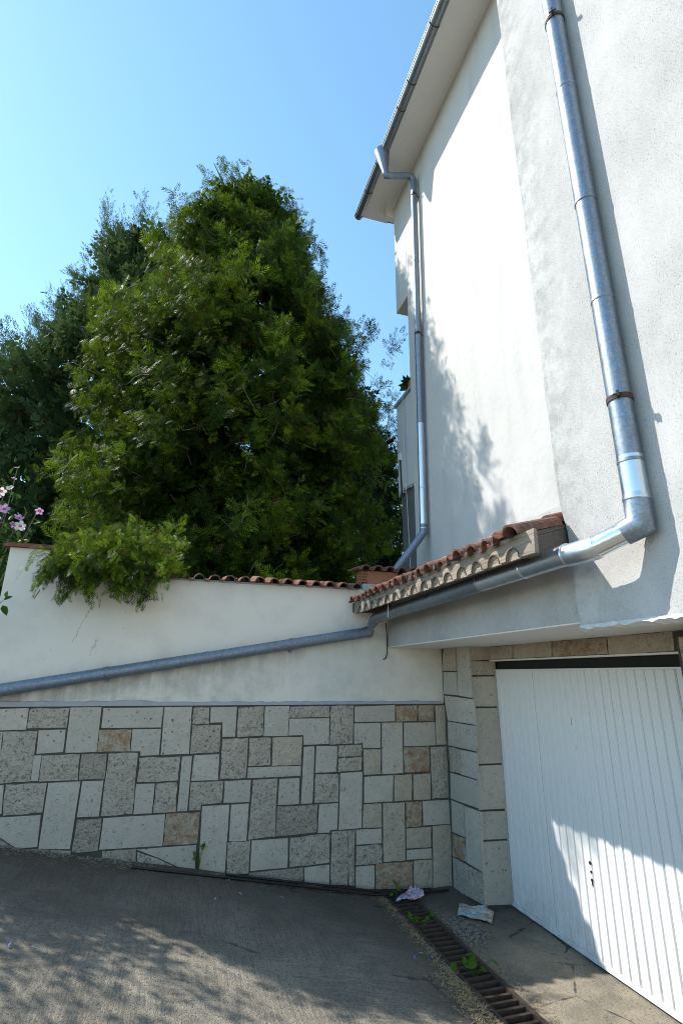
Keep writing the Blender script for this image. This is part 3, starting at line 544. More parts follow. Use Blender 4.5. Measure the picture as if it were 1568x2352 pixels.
# small spikes of roughcast under the soffit are left to the render texture
# pent roof
slope = R(17.5)
PR = MB().add([(1.745, 2.33, 2.700), (1.745, 5.39, 2.700), (2.95, 5.39, 3.080), (2.95, 2.68, 3.080), (1.745, 2.33, 2.676), (1.745, 5.39, 2.676), (2.95, 5.39, 3.056), (2.95, 2.68, 3.056)],
    [(0, 1, 2, 3), (4, 7, 6, 5), (0, 4, 5, 1), (3, 2, 6, 7), (0, 3, 7, 4), (1, 5, 6, 2)]).build('pent_roof', MAT['darkwood'], ho)
for row in range(3):
    x0 = 1.672+row*.40*math.cos(slope)*.93; z0 = 2.695+row*.40*math.sin(slope)*.93+.010*row
    for i in range(20):
        sk = R(15) if i == 0 else 0
        put_tile(TM, 'roof_tile', (x0+random.uniform(-.022, .018), 2.30+.12*row+(.149-.005*row)*i+random.uniform(-.005, .005), z0+random.uniform(-.003, .004)), (random.uniform(-.08, .08), -slope+random.uniform(-.035, .035), sk+random.uniform(-.05, .05)), PR)
m = MB()
for i in range(19):
    yy = 2.30+.149*i+.128; m.obox((1.70+random.uniform(-.012, .01), yy, 2.700), (.022, 0, .006), (0, random.uniform(.012, .024), random.uniform(-.006, .006)), (random.uniform(-.006, .006), 0, random.uniform(.010, .018)))
m.build('mortar', MAT['mortar'], PR)
m = MB(); m.prism([(1.75, 2.33, 2.575), (1.75, 2.33, 2.675), (2.6, 2.58, 2.943), (2.6, 2.58, 2.76), (2.0, 2.405, 2.60)], (0, .07, 0)); fixn(m.build('rafter', MAT['darkwood'], PR))
for yy in (3.0, 3.7, 4.4, 5.1):
    m = MB(); m.prism([(1.75, yy, 2.60), (1.75, yy, 2.675), (2.13, yy, 2.795), (2.13, yy, 2.72)], (0, .06, 0)); fixn(m.build('rafter', MAT['darkwood'], PR))
# fascia with a scalloped lower edge in front of a plain board
poly = [(1.717, 2.235, 2.700), (1.717, 5.275, 2.706), (1.717, 5.275, 2.576)]; yc = 5.10
while yc > 2.30:
    poly += [(1.717, yc+.058*math.cos(t), 2.574+.062*math.sin(t)) for t in [math.pi*i/9 for i in range(10)]]; yc -= .19
poly += [(1.717, 2.245, 2.570)]
m = MB(); m.prism(poly, (.013, 0, 0)); fixn(m.build('fascia_board', MAT['wood'], PR))
MB().box(1.7305, 1.748, 2.25, 5.27, 2.572, 2.698).build('backing_board', MAT['wood'], PR)
m = MB(); yc = 5.10
while yc > 2.30:
    m.tube([(1.714, yc+.061*math.cos(t), 2.574+.065*math.sin(t)) for t in [math.pi*i/9 for i in range(10)]], .003, 4, True, False); yc -= .19
m.build('scallop_trim', MAT['darkwood'], PR)
m = MB(); m.box(1.73, 2.6, 5.277, 5.39, 2.60, 2.699); m.build('end_board', MAT['darkwood'], PR)

# ------------------------------------------------------------------ gutters and pipes
def section(name, pts, r, mat, parent, lip=True, n=28):
    m = MB(); m.tube(pts, r, n); P = [Vector(p) for p in pts]
    if lip:
        d = (P[0]-P[1]).normalized(); m.tube([P[0]-d*.03, P[0]-d*.006, P[0], P[0]+d*.002], [r+.0005, r+.0035, r+.0035, r+.001], n)
    return m.build(name, MAT[mat], parent)
def clamp(c, d, r, parent, bolt, mat='rust', wd=.014):
    c = Vector(c); d = Vector(d).normalized(); m = MB(); m.tube([c-d*wd, c+d*wd], r+.0045, 28)
    b = Vector(bolt).normalized(); m.obox(c+b*(r+.016), b*.018, d*wd, b.cross(d)*.006); m.tube([c+b*(r+.02)-b.cross(d)*.022, c+b*(r+.02)+b.cross(d)*.022], .005, 8)
    m.tube([c, c+Vector((.12, 0, 0))], .007, 6)
    return m.build('clamp', MAT[mat], parent)
dp = thing('downspout', 'thick galvanised downspout on the rough wall, turning at a shiny elbow under the tiled roof', 'downspout', (2.0, 1.86, 2.55), None)
bx, by = 2.018, 1.848
cuts = [10.9, 7.9, 5.55, 4.62, 3.93, 2.98]
for i in range(5): section('pipe_section', [(bx, by, cuts[i+1]-.03), (bx, by, cuts[i])], .0575-.0008*(i % 2), 'zinc', dp)
section('pipe_section', [(bx, by, 2.76), (bx, by, 2.985)], .0595, 'zincmid', dp)
m = MB(); m.tube([(bx, by, 2.77), (bx, by, 2.640), (bx-.040, by+.068, 2.611)], [.0605, .0605, .0600], 28); m.build('elbow', MAT['zinc'], dp)
section('pipe_section', [(bx-.030, by+.050, 2.618), (1.900, 2.035, 2.560)], .0570, 'zincnew', dp, False)
m = MB(); m.tube([(1.909, 2.020, 2.565), (1.900, 2.040, 2.559), (1.889, 2.10, 2.556), (1.882, 2.20, 2.556)], [.0610, .0595, .0590, .0575], 28); m.build('collar', MAT['zincmid'], dp)
yy = [2.19, 2.56, 3.05, 3.72, 4.15, 4.52, 5.10]
for i in range(6): section('pipe_section', [(1.880+.009*(yy[i]-2.2), yy[i], 2.560-.012*(yy[i]-2.2)), (1.880+.009*(yy[i+1]-2.17), yy[i+1]+.03, 2.560-.012*(yy[i+1]-2.17))], .0565-.0008*(i % 2), ('zincmid', 'zincmid', 'zinc', 'zinc', 'gutter', 'gutter')[i], dp)  # paler near sections stand in for the light this pipe catches
m = MB(); m.tube([(1.905, 5.09, 2.526), (1.900, 5.17, 2.505), (1.890, 5.24, 2.455)], [.056, .055, .045], 24); m.build('outlet', MAT['gutter'], dp)
for z in (6.17, 3.30): clamp((bx, by, z), (0, 0, 1), .0575, dp, (-.75, -.65, 0))
m = MB(); m.tube([(1.80, 4.53, 2.600), (1.80, 4.535, 2.470)], .005, 6); m.build('hanger_rod', MAT['cable'], dp)

wp = thing('drainpipe', 'dull grey drainpipe sloping across the white garden wall', 'drainpipe', (.2, 5.30, 1.7))
def wz(x): return 2.39-.1755*(1.875-x)
xs = [1.86, 1.08, .26, -.64, -1.5, -2.6]
for i in range(5): section('pipe_section', [(xs[i], 5.312, wz(xs[i])), (xs[i+1]-.03, 5.312, wz(xs[i+1]-.03))], .0545-.0008*(i % 2), 'zincdull', wp)
m = MB(); m.tube([(1.83, 5.312, wz(1.83)), (1.88, 5.312, wz(1.88)), (1.90, 5.30, 2.43)], [.056, .059, .05], 24); m.build('elbow', MAT['gutter'], wp)
for x in (1.06, -.62):
    d = Vector((1, 0, .1755)).normalized(); m = MB(); c = Vector((x, 5.312, wz(x))); m.tube([c-d*.016, c+d*.016], .0590, 24); m.box(x-.012, x+.012, 5.315, 5.391, wz(x)-.078, wz(x)-.060); m.tube([(x, 5.30, wz(x)-.069), (x, 5.33, wz(x)-.069)], .008, 6); m.build('clamp', MAT['zincdull'], wp)

ds = thing('downspout', 'slim galvanised downspout with a funnel hopper hanging from the high eaves', 'downspout', (2.87, 5.9, 3.2))
def dy(z): return 5.93-.026*(z-3.7)
cz = [9.52, 8.0, 6.75, 6.35, 5.3, 4.35, 3.80]
for i in range(6): section('pipe_section', [(2.87, dy(cz[i+1]-.02), cz[i+1]-.02), (2.87, dy(cz[i]), cz[i])], .0475-.0006*(i % 2), 'zinc' if i < 4 else 'zincmid', ds, True, 20)
m = MB(); m.tube([(2.36, 5.84, 10.06), (2.362, 5.84, 10.035), (2.395, 5.815, 9.66), (2.41, 5.81, 9.58)], [.125, .120, .056, .052], 24); m.build('hopper', MAT['zincdull'], ds)
m = MB(); m.tube([(2.405, 5.811, 9.62), (2.42, 5.81, 9.545), (2.50, 5.805, 9.56), (2.74, 5.79, 9.63), (2.84, 5.785, 9.645), (2.87, 5.783, 9.58), (2.87, 5.783, 9.48)], .0495, 20); m.build('swan_neck', MAT['zincdull'], ds)
m = MB(); m.tube([(2.87, dy(3.83), 3.84), (2.87, dy(3.74), 3.73), (2.52, 6.05, 3.24), (2.44, 6.07, 3.13)], .050, 20); m.build('elbow', MAT['zincdull'], ds)
for z in (9.25, 6.70): clamp((2.87, dy(z), z), (0, 0, 1), .047, ds, (-.4, -.9, 0), wd=.011)

eg = thing('eaves_gutter', 'stained half round gutter with rusty brackets along the high eaves', 'gutter', (2.38, 5, 9.9))
m = MB(); ang = [math.pi*i/10 for i in range(11)]
def half(y, r): return [(2.385+r*math.cos(a), y, 10.045-r*math.sin(a)) for a in ang]
o1, o2, i1, i2 = half(2.47, .070), half(7.13, .070), half(2.47, .067), half(7.13, .067)
m.add(o1+o2, [(i, i+1, 12+i, 11+i) for i in range(10)], True); m.add(i1+i2, [(i, 11+i, 12+i, i+1) for i in range(10)], True)
m.add(o1+i1, [(i, 11+i, 12+i, i+1) for i in range(10)]); m.add([o2[k] for k in range(11)], [tuple(range(11))])
m.tube([(2.315, 2.47, 10.045), (2.315, 7.13, 10.045)], .009, 8); m.build('trough', MAT['gutter'], eg)
for y in (7.06, 6.55, 6.02, 5.1, 4.72, 4.0, 3.3, 2.7):
    m = MB(); m.tube([(2.385+.074*math.cos(a), y, 10.045-.074*math.sin(a)) for a in ang], .006, 6); m.box(2.38, 2.46, y-.012, y+.012, 10.05, 10.056); m.build('bracket', MAT['rust'], eg)
m = MB(); m.box(2.442, 2.46, 2.47, 7.12, 10.03, 10.061); m.build('edge_board', MAT['cement'], eg)
# ------------------------------------------------------------------ foliage
def norm(a): return a/np.maximum(np.linalg.norm(a, axis=-1, keepdims=True), 1e-9)
def fern(nb=6, ang=38, l0=.50, hw=.034, droop=.16):
    v = []; f = []
    def dia(p, d, l, w):
        q = np.array([-d[1], d[0]]); b = len(v)
        for s in (p, p+d*l*.45+q*w, p+d*l, p+d*l*.45-q*w): v.append((s[0], s[1], -droop*s[0]**2))
        f.append((b, b+1, b+2, b+3))
    for i in range(nb):
        t = .04+.8*i/nb
        for s in (-1, 1):
            a = math.radians(ang)*(1-.25*t); l = l0*(1-.55*t)*(1 if s > 0 else .9)
            dia(np.array([t+(.05 if s > 0 else 0), 0.]), np.array([math.cos(a), s*math.sin(a)]), l, hw)
    dia(np.array([.62, 0.]), np.array([1., 0.]), .42, hw)
    return np.array(v), np.array(f)
def leafq(n=1):
    return np.array([(0, 0, 0), (.45, .34, .06), (1, 0, -.12), (.45, -.34, .06)]), np.array([(0, 1, 2, 3)])
def foliage(name, mat, parent, base, dirs, nrm, length, tint, tmpl):
    tv, tf = tmpl; n = len(base); d = norm(dirs); nn = norm(nrm-d*np.sum(nrm*d, 1, keepdims=True)); s = np.cross(nn, d)
    L = length[:, None, None]
    V = base[:, None, :] + L*(tv[None, :, 0:1]*d[:, None, :] + tv[None, :, 1:2]*s[:, None, :] + tv[None, :, 2:3]*nn[:, None, :])
    k = len(tv); V = V.reshape(-1, 3); Fc = (tf[None]+(np.arange(n)*k)[:, None, None]).reshape(-1)
    org = np.array(ORIGIN[parent.name]) if parent else np.zeros(3)
    me = bpy.data.meshes.new(name); me.vertices.add(len(V)); me.vertices.foreach_set('co', (V-org).astype(np.float32).ravel())
    nf = n*len(tf); me.loops.add(len(Fc)); me.loops.foreach_set('vertex_index', Fc.astype(np.int32))
    me.polygons.add(nf); me.polygons.foreach_set('loop_start', np.arange(nf, dtype=np.int32)*4); me.update(calc_edges=True)
    at = me.attributes.new('tint', 'FLOAT_VECTOR', 'POINT'); at.data.foreach_set('vector', np.repeat(tint, k, axis=0).astype(np.float32).ravel())
    me.materials.append(mat); o = bpy.data.objects.new(name, me); COL.objects.link(o); o.parent = parent; ORIGIN[o.name] = Vector(org); return o
def clumps(cen, axis, K, ln, spread, slen, droop, side=.8):
    """K sprays on every clump axis; returns base, dir, normal, length, tint"""
    n = len(cen); axis = norm(axis)
    t = rng.random((n, K))**.8; t[:, 0] = 1.0
    bend = np.zeros((n, K, 3)); bend[..., 2] = -droop*t**2*.5
    base = cen[:, None] + (axis[:, None]*t[..., None]+bend)*ln[:, None, None] + rng.normal(0, spread, (n, K, 3))
    rnd = rng.normal(0, 1, (n, K, 3)); d = axis[:, None]*1.0 + rnd*side*.6; d[..., 2] -= droop*(t+.2)
    nr = rng.normal(0, 1, (n, K, 3))*.7; nr[..., 2] += .6; nr += norm(axis)[:, None]*.3
    L = slen*rng.uniform(.6, 1.25, (n, K))*(1.1-.3*t)
    tint = np.empty((n, K, 3)); cr = rng.random(n)
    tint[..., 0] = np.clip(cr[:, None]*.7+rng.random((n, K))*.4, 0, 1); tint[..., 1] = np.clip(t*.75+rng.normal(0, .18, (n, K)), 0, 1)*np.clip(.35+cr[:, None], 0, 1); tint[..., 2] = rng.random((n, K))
    r = lambda a: a.reshape(-1, a.shape[-1])
    return [r(base), r(d), r(nr), L.ravel(), r(tint)]
def tufts(cen, out, K, slen, droop=.35, fan=1.0, up=.15, depth=.10):
    """fans of K sprays spreading from each point in a plane that faces outwards"""
    n = len(cen); w = norm(out); ref = np.tile(np.array([0, 0, 1.]), (n, 1)); sx = norm(np.cross(ref, w)); sz = np.cross(w, sx)
    th = rng.uniform(-1, 1, (n, K))*1.9; th += rng.normal(0, .5, (n, 1))
    d = w[:, None]*rng.uniform(.15, .9, (n, K))[..., None] + fan*(np.sin(th)[..., None]*sx[:, None]+np.cos(th)[..., None]*sz[:, None]); d[..., 2] += up-droop*rng.random((n, K))
    base = cen[:, None] + rng.normal(0, .035, (n, K, 3)) - w[:, None]*rng.uniform(0, depth, (n, K))[..., None]
    nr = w[:, None]*1.0 + rng.normal(0, .45, (n, K, 3)); nr[..., 2] += .45
    sz_ = rng.uniform(.65, 1.25, n)[:, None]; L = slen*sz_*rng.uniform(.6, 1.15, (n, K))
    tint = np.empty((n, K, 3)); cr = rng.random(n)[:, None]; tint[..., 0] = np.clip(cr*.8+rng.random((n, K))*.3, 0, 1); tint[..., 1] = np.clip(cr*.75+rng.normal(.12, .15, (n, K)), 0, 1); tint[..., 2] = rng.random((n, K))
    r = lambda a: a.reshape(-1, a.shape[-1])
    return [r(base), r(d), r(nr), L.ravel(), r(tint)]
def cat(*c): return [np.concatenate(x) for x in zip(*c)]
def shell(TL, TR, yc, n, rho=(.8, 1.03), ryf=.95, back=.35, lump=.13, seed=0, zlo=None):
    zs = np.array(sorted([p[0] for p in TL])); L = np.array(sorted(TL)); Rr = np.array(sorted(TR))
    lo = max(L[0, 0], Rr[0, 0]) if zlo is None else zlo; hi = min(L[-1, 0], Rr[-1, 0]); out = []; od = []
    k = 0
    while len(out) < n and k < n*60:
        k += 1
        z = rng.uniform(lo, hi); xl = np.interp(z, L[:, 0], L[:, 1]); xr = np.interp(z, Rr[:, 0], Rr[:, 1]); rx = max(.12, (xr-xl)/2); cx = (xl+xr)/2
        if rng.random() > (rx+.25)/2.7: continue
        ph = rng.uniform(0, 2*math.pi)
        if math.sin(ph) > .25 and rng.random() > back: continue
        lm = 1+lump*(math.sin(3*ph+1.9*z+seed)+math.sin(5*ph-2.7*z+2*seed)+.8*math.sin(9*ph+4.1*z))/2.2
        q = rng.uniform(*rho)*lm
        out.append((cx+rx*q*math.cos(ph), yc+rx*ryf*q*math.sin(ph), z)); od.append((math.cos(ph), math.sin(ph), 0))
    return np.array(out), np.array(od)
def far(T, k): return [(1.95+(z-1.95)*k, x*k) for z, x in T]
def twigs(pts, dirs, ln, rad, sides=3, kink=.35):
    m = MB()
    for p, d, l in zip(pts, dirs, ln):
        p = Vector(p); d = Vector(d).normalized(); q = [p]
        for j in range(3):
            d = (d+Vector(rng.normal(0, kink, 3))).normalized(); q.append(q[-1]+d*l/3)
        m.tube(q, [rad, rad*.8, rad*.55, rad*.25], sides, False)
    return m
def trunk(base, top, r0, r1, wob=.08, n=8):
    b = Vector(base); t = Vector(top); pts = [b.lerp(t, i/n)+Vector((random.uniform(-wob, wob), random.uniform(-wob, wob), 0))*(i > 0) for i in range(n+1)]
    return pts, [r0+(r1-r0)*i/n for i in range(n+1)]
LEAF = dict(
 thuja=m_leaf('thuja sprays', (.017, .036, .008), (.036, .066, .010), (.175, .265, .018), .30, .5, .02),  # dark base and pale tips also exaggerate light and shade
 cyp=m_leaf('blue green cypress', (.028, .058, .024), (.052, .092, .034), (.125, .185, .052), .28, .6, .01),
 dark=m_leaf('dark cypress', (.018, .036, .018), (.026, .050, .022), (.040, .070, .026), .22, .6, .01),
 bush=m_leaf('bright broad leaves', (.06, .12, .018), (.10, .17, .022), (.16, .23, .03), .45, .45),
 hib=m_leaf('hibiscus leaves', (.035, .085, .022), (.055, .12, .028), (.09, .17, .03), .35, .4),
 weed=m_leaf('weed leaves', (.07, .17, .022), (.11, .23, .03), (.17, .28, .04), .45, .4),
)
FERN = fern(4, 42, .52, .036, .2); FERN2 = fern(6, 40, .50, .030, .2); COARSE = fern(2, 40, .6, .13, .1); FEATHER = fern(3, 32, .42, .030, .1)

# --- the thuja that fills the middle of the view
TL = [(1.5,-1.2),(3.2,-1.5),(3.94,-1.65),(4.7,-1.78),(5.25,-1.8),(5.77,-2.0),(6.28,-2.05),(7.07,-1.62),(9.49,-1.68),(8.58,-1.36),(9.46,-1.2),(10.08,-.82),(10.73,-.55),(11.3,-.15)]
TR = [(1.5,1.9),(3.62,2.25),(4.35,2.3),(5.12,2.35),(5.93,2.4),(6.76,2.38),(7.6,2.25),(8.28,2.0),(9.19,1.72),(9.97,1.56),(10.85,1.25),(11.3,.75)]
KT = 9.4/7.7
def slim(T, s): return [(z-.95*max(0, (z-8)/3.3), 0.35+(x-.35)*(1.0-.14*max(0, min(1, (z-5)/5)))) for z, x in T]
TL = [(z, x+.28*max(0, min(1, (8.5-z)/3))+.38*max(0, min(1, (z-7)/1.5))) for z, x in TL]; TR = [(z, x+.38*max(0, min(1, (8.2-z)/1.5))) for z, x in TR]; TL, TR = far(slim(TL, 1), KT), far(slim(TR, 1), KT)
th = thing('thuja_tree', 'tall yellow green thuja tree filling the view behind the garden wall', 'tree', (.4, 9.4, 1.5))
pts, rr = trunk((.4, 9.4, 1.4), (.3, 9.4, 13.0), .17, .02); m = MB().tube(pts, rr, 10)
for i in range(34):
    z = 2.0+10*i/34; a = i*2.4; r = 1.9*(1-.6*(z-2)/11); p = Vector((.4, 9.4, z)); e = p+Vector((math.cos(a)*r, math.sin(a)*r, .35+.4*random.random()))
    m.tube([p, p.lerp(e, .5)+Vector((0, 0, -.05)), e], [.035, .022, .008], 5)
m.build('trunk', MAT['bark'], th)
bc, bo = shell(TL, TR, 9.4, 560, (.80, 1.05), .95, .30, .19, 1.0)
c = np.repeat(bc, 7, 0)+rng.normal(0, .17, (len(bc)*7, 3)); o = np.repeat(bo, 7, 0)+rng.normal(0, .4, (len(bc)*7, 3)); o[:, 2] += rng.uniform(-.1, .6, len(o))
A = tufts(c, o, 11, .205, .65, .9, .0, .12)
pc, po = shell(TL, TR, 9.4, 70, (1.0, 1.13), .95, .30, .12, 3.0); pd = po+rng.normal(0, .3, po.shape); pd[:, 2] += rng.uniform(-.3, .6, len(po)); pd = norm(pd)
k_ = 11; s_ = rng.random((len(pc), k_, 1)); q_ = (pc[:, None]+pd[:, None]*(s_-.6)*.75+rng.normal(0, .07, (len(pc), k_, 3))).reshape(-1, 3)
A = cat(A, tufts(q_, np.repeat(pd, k_, 0)+rng.normal(0, .4, (len(q_), 3)), 10, .19, .5, .9, .0, .08))
c0, o0 = shell(TL, TR, 9.4, 900, (.70, .86), .95, .40, .12, 1.0); A2 = tufts(c0, o0, 9, .24, .5); A2[4][:, 1] *= .4; A = cat(A, A2)  # mid layer tinted down, painting shade between the tufts
c2, o2 = shell(TL, TR, 9.4, 1500, (.30, .70), .95, .5, .10, 2.0); ax2 = o2+rng.normal(0, .5, o2.shape)
B = clumps(c2, ax2, 14, rng.uniform(.3, .5, len(c2)),   .09, .30, .3); B[4][:, 1] *= .3  # inner sprays tinted down to paint the shade inside the crown
# leaders at the top
lt = np.array([(.12+float(np.clip(rng.normal(0, .26), -.45, .45)), 9.4+rng.normal(0, .3), rng.uniform(11.4, 12.35)) for _ in range(60)]); la = rng.normal(0, .30, lt.shape); la[:, 2] += 1.0
C = clumps(lt, la, 12, rng.uniform(.22, .45, len(lt)), .03, .20, .15)
rt_ = np.array([(1.16+rng.normal(0, .26), 9.4+rng.normal(0, .3), rng.uniform(11.1, 11.9)) for _ in range(26)]); ra = rng.normal(0, .3, rt_.shape); ra[:, 2] += .9
C2 = clumps(rt_, ra, 14, rng.uniform(.2, .4, len(rt_)), .03, .14, .15)
# boughs spilling over the wall
bp = []; ba = []
for i in range(125):
    x = rng.uniform(-1.14, -.18); u = rng.random()
    if u < .55: y, z, a = rng.uniform(5.10, 5.32), rng.uniform(2.84, 3.06), (rng.normal(-.1, .35), -.5, rng.uniform(-.9, -.1))
    else: y, z, a = rng.uniform(5.30, 6.0), rng.uniform(2.95, 3.42)-.30*abs(x+.5), (rng.normal(-.25, .4), -.9, rng.uniform(-.1, .6))
    if x > -.45 and u < .55 and rng.random() > .45: continue
    bp.append((x, y, z)); ba.append(a)
bp = np.array(bp); D = cat(clumps(bp, np.array(ba), 15, rng.uniform(.16, .32, len(bp)), .025, .13, .5, .7), tufts(np.repeat(bp, 2, 0)+rng.normal(0, .09, (len(bp)*2, 3)), np.repeat(np.array(ba), 2, 0)+np.array([0, -.5, .2]), 7, .12, .6)); D[4][:, 1] = np.clip(D[4][:, 1]*1.25, 0, 1)
stuff(foliage('crown', LEAF['thuja'], th, *cat(A, C, C2), FERN)); stuff(foliage('inner_foliage', LEAF['thuja'], th, *B, COARSE))
k = rng.choice(len(c), 520, replace=False); m = twigs(c[k]-o[k]*.15, o[k]+rng.normal(0, .5, (520, 3))+np.array([0, 0, -.2]), rng.uniform(.2, .6, 520), .008)
stuff(m.build('twigs', MAT['twig'], th))
ts = thing('thuja_shrub', 'low bright thuja shrub spilling its sprays over the coping at the left', 'shrub', (-.7, 6.2, 1.5))
stuff(foliage('crown', LEAF['thuja'], ts, *D, FERN2))
m = MB()
m.tube([(-.7, 6.4, 1.4), (-.65, 6.3, 2.6), (-.6, 6.2, 3.3)], [.05, .035, .015], 6)
for i in range(6):
    x = -1.25+.15*i; m.tube([(x+.5, 6.4, 2.9+.1*random.random()), (x+.25, 5.85, 3.05), (x+.1, 5.5, 3.05+.08*random.random()), (x-.04, 5.22, 2.93)], [.012, .009, .006, .003], 5)
m.build('trunk', MAT['twig'], ts)

# --- cypress behind on the left
CL = [(1.5,-3.6),(2.98,-3.7),(4.53,-3.9),(6.21,-4.2),(7.59,-4.3),(8.43,-4.05),(9.14,-3.35),(9.92,-3.2),(10.38,-2.95),(11.16,-2.7),(12.3,-2.5)]
CR = [(1.5,1.0),(8.4,.6),(9.9,0.2),(11.2,-.4),(12.3,-1.5)]
KC = 12.8/10.6; low = lambda T: [(z-.55*max(0, (z-7)/5), x) for z, x in T]; CL = [(z-.5 if z > 6 else z, x+.30) for z, x in CL]; CL, CR = far(low(CL), KC), far(low(CR), KC)
cy = thing('cypress_tree', 'blue green feathery cypress tree standing behind the left side of the thuja', 'tree', (-2, 12.8, 1.5))
pts, rr = trunk((-1.9, 12.8, 1.4), (-2.2, 12.8, 14.2), .2, .02); m = MB().tube(pts, rr, 10)
for i in range(26):
    z = 2.5+8*i/26; a = i*2.4; p = Vector((-2.1, 12.8, z)); m.tube([p, p+Vector((math.cos(a)*1.4, math.sin(a)*1.4, .9))], [.03, .008], 5)
m.build('trunk', MAT['bark'], cy)
c, o = shell(CL, CR, 12.8, 1150, (.80, 1.04), .8, .25, .16, .4); keep = c[:, 0] < .7; c, o = c[keep], o[keep]
ax = o*.75+rng.normal(0, .25, o.shape); ax[:, 2] += rng.uniform(.5, 1.1, len(o))
A = clumps(c-o*.2, ax, 24, rng.uniform(.45, 1.0, len(c)), .05, .28, .0, .55)
c2, o2 = shell(CL, CR, 12.8, 1700, (.3, .88), .8, .3, .1, 1.4); B = clumps(c2, o2+rng.normal(0, .5, o2.shape), 14, rng.uniform(.4, .7, len(c2)), .1, .34, .1); B[4][:, 1] *= .3  # inner layer tinted down as painted crown shade
lt = []
for (x, z, w) in ((-2.45, 12.35, .10), (-1.75, 12.75, .13), (-2.1, 12.1, .12), (-3.1, 9.6, .10), (-2.75, 10.5, .1), (-3.8, 8.2, .22), (-4.1, 7.9, .2), (-3.4, 9.0, .12), (-1.2, 12.2, .2)):
    for _ in range(16): x_, z_ = x*KC, 1.95+(z-.5*max(0, (z-7)/5)-1.95)*KC; lt.append((x_+rng.normal(0, w), 12.5+rng.normal(0, .2), z_-rng.uniform(0, .85)))
lt = np.array(lt); la = rng.normal(0, .22, lt.shape); la[:, 2] += 1.0; la[:, 0] -= .12
C = clumps(lt, la, 18, rng.uniform(.3, .55, len(lt)), .03, .18, .0, .5)
stuff(foliage('crown', LEAF['cyp'], cy, *cat(A, C), FEATHER)); stuff(foliage('inner_foliage', LEAF['cyp'], cy, *B, COARSE))

# --- dark cypress behind on the right
DL = [(1.5,1.2),(10.2,1.4),(10.6,1.9)]
DR = [(1.5,4.1),(3.67,4.15),(4.59,4.15),(5.56,4.1),(6.58,4.0),(7.04,3.3),(7.52,3.2),(7.82,3.0),(8.65,2.6),(9.14,2.3),(10.0,2.1),(10.6,2.0)]
KD = 12.2/9.9; DL, DR = far(DL, KD), far(DR, KD)
dk = thing('cypress_tree', 'dark cypress tree between the thuja and the house, nearly in silhouette', 'tree', (3.3, 12.2, 1.5))
pts, rr = trunk((3.2, 12.2, 1.4), (2.7, 12.2, 12.3), .16, .02); MB().tube(pts, rr, 10).build('trunk', MAT['bark'], dk)
c, o = shell(DL, DR, 12.2, 700, (.78, 1.02), .8, .4, .14, 2.2)
ax = o*.9+rng.normal(0, .25, o.shape); ax[:, 2] += rng.uniform(.1, .8, len(o))
A = clumps(c-o*.2, ax, 26, rng.uniform(.3, .62, len(c)), .05, .22, .05, .7)
c2, o2 = shell(DL, DR, 12.2, 700, (.35, .86), .8, .4, .1, 1.4); B = clumps(c2, o2+rng.normal(0, .5, o2.shape), 14, rng.uniform(.4, .7, len(c2)), .1, .34, .1); B[4][:, 1] *= .3  # darker tint inside the crown stands in for shade
bt = []; bd = []
for (x, z, l) in ((3.95, 7.0, .8), (4.0, 6.6, .6), (3.6, 7.2, .6), (4.0, 6.1, .6), (3.9, 5.7, .6), (4.1, 5.3, .5), (4.0, 4.8, .5), (3.7, 6.8, .6)):
    for _ in range(16):
        t = rng.random(); bt.append(((x-.85+t*l)*KD, 12.0+rng.normal(0, .15), 1.95+(z-2.15+t*.35+rng.normal(0, .07))*KD)); bd.append((.8, rng.normal(0, .3), rng.uniform(.1, .7)))
C = clumps(np.array(bt), np.array(bd), 16, rng.uniform(.2, .4, len(bt)), .035, .19, .0, .7)
stuff(foliage('crown', LEAF['dark'], dk, *cat(A, C), FEATHER)); stuff(foliage('inner_foliage', LEAF['dark'], dk, *B, COARSE))

# --- broadleaf bush in the gap by the house
bu = thing('leafy_bush', 'bright green broadleaf bush in the gap between cypress and house', 'bush', (5.5, 13.6, 1.5))
MB().tube([(5.5, 13.6, 1.4), (5.5, 13.6, 3.5), (5.4, 13.6, 6.2)], [.06, .04, .015], 6).build('trunk', MAT['bark'], bu)
n = 5200; ph = rng.uniform(0, 6.283, n); z = rng.uniform(1.6, 7.2, n); r = 1.15*np.sqrt(np.clip(1-((z-4.3)/3.0)**2, .05, 1))*rng.uniform(.6, 1.1, n)
b = np.stack([5.55+r*np.cos(ph), 13.6+r*np.sin(ph), z], 1)
stuff(foliage('crown', LEAF['bush'], bu, b, rng.normal(0, 1, (n, 3))+np.array([0, 0, -.4]), rng.normal(0, 1, (n, 3))+np.array([0, 0, 1.]), rng.uniform(.08, .16, n), rng.random((n, 3)), leafq()))

# --- hibiscus at the left end of the wall
hb = thing('hibiscus_shrub', 'hibiscus shrub with pink and white flowers beside the left end of the garden wall', 'shrub', (-2.3, 5.9, 1.5))
m = MB(); lb = []; ldr = []
ends = []
for i in range(60):
    e = np.array([-2.35+rng.normal(0, .36), 5.85+rng.normal(0, .3), rng.uniform(2.4, 3.9)]); ends.append(e)
for i in range(44):
    e = np.array([-2.75+rng.normal(0, .32), 5.5+rng.normal(0, .32), rng.uniform(3.0, 4.7)]); e[0] = min(e[0], -2.2); ends.append(e)
for i in range(45):
    e = np.array([-3.6+rng.normal(0, .3), 5.7+rng.normal(0, .3), rng.uniform(2.6, 4.2)]); ends.append(e)
for e in ((-1.86, 5.75, 3.72), (-1.80, 5.75, 3.97), (-1.62, 5.7, 3.50), (-1.52, 5.7, 3.54), (-1.70, 5.7, 3.36), (-1.83, 5.75, 3.5), (-1.95, 5.7, 3.8)): ends.append(np.array(e))
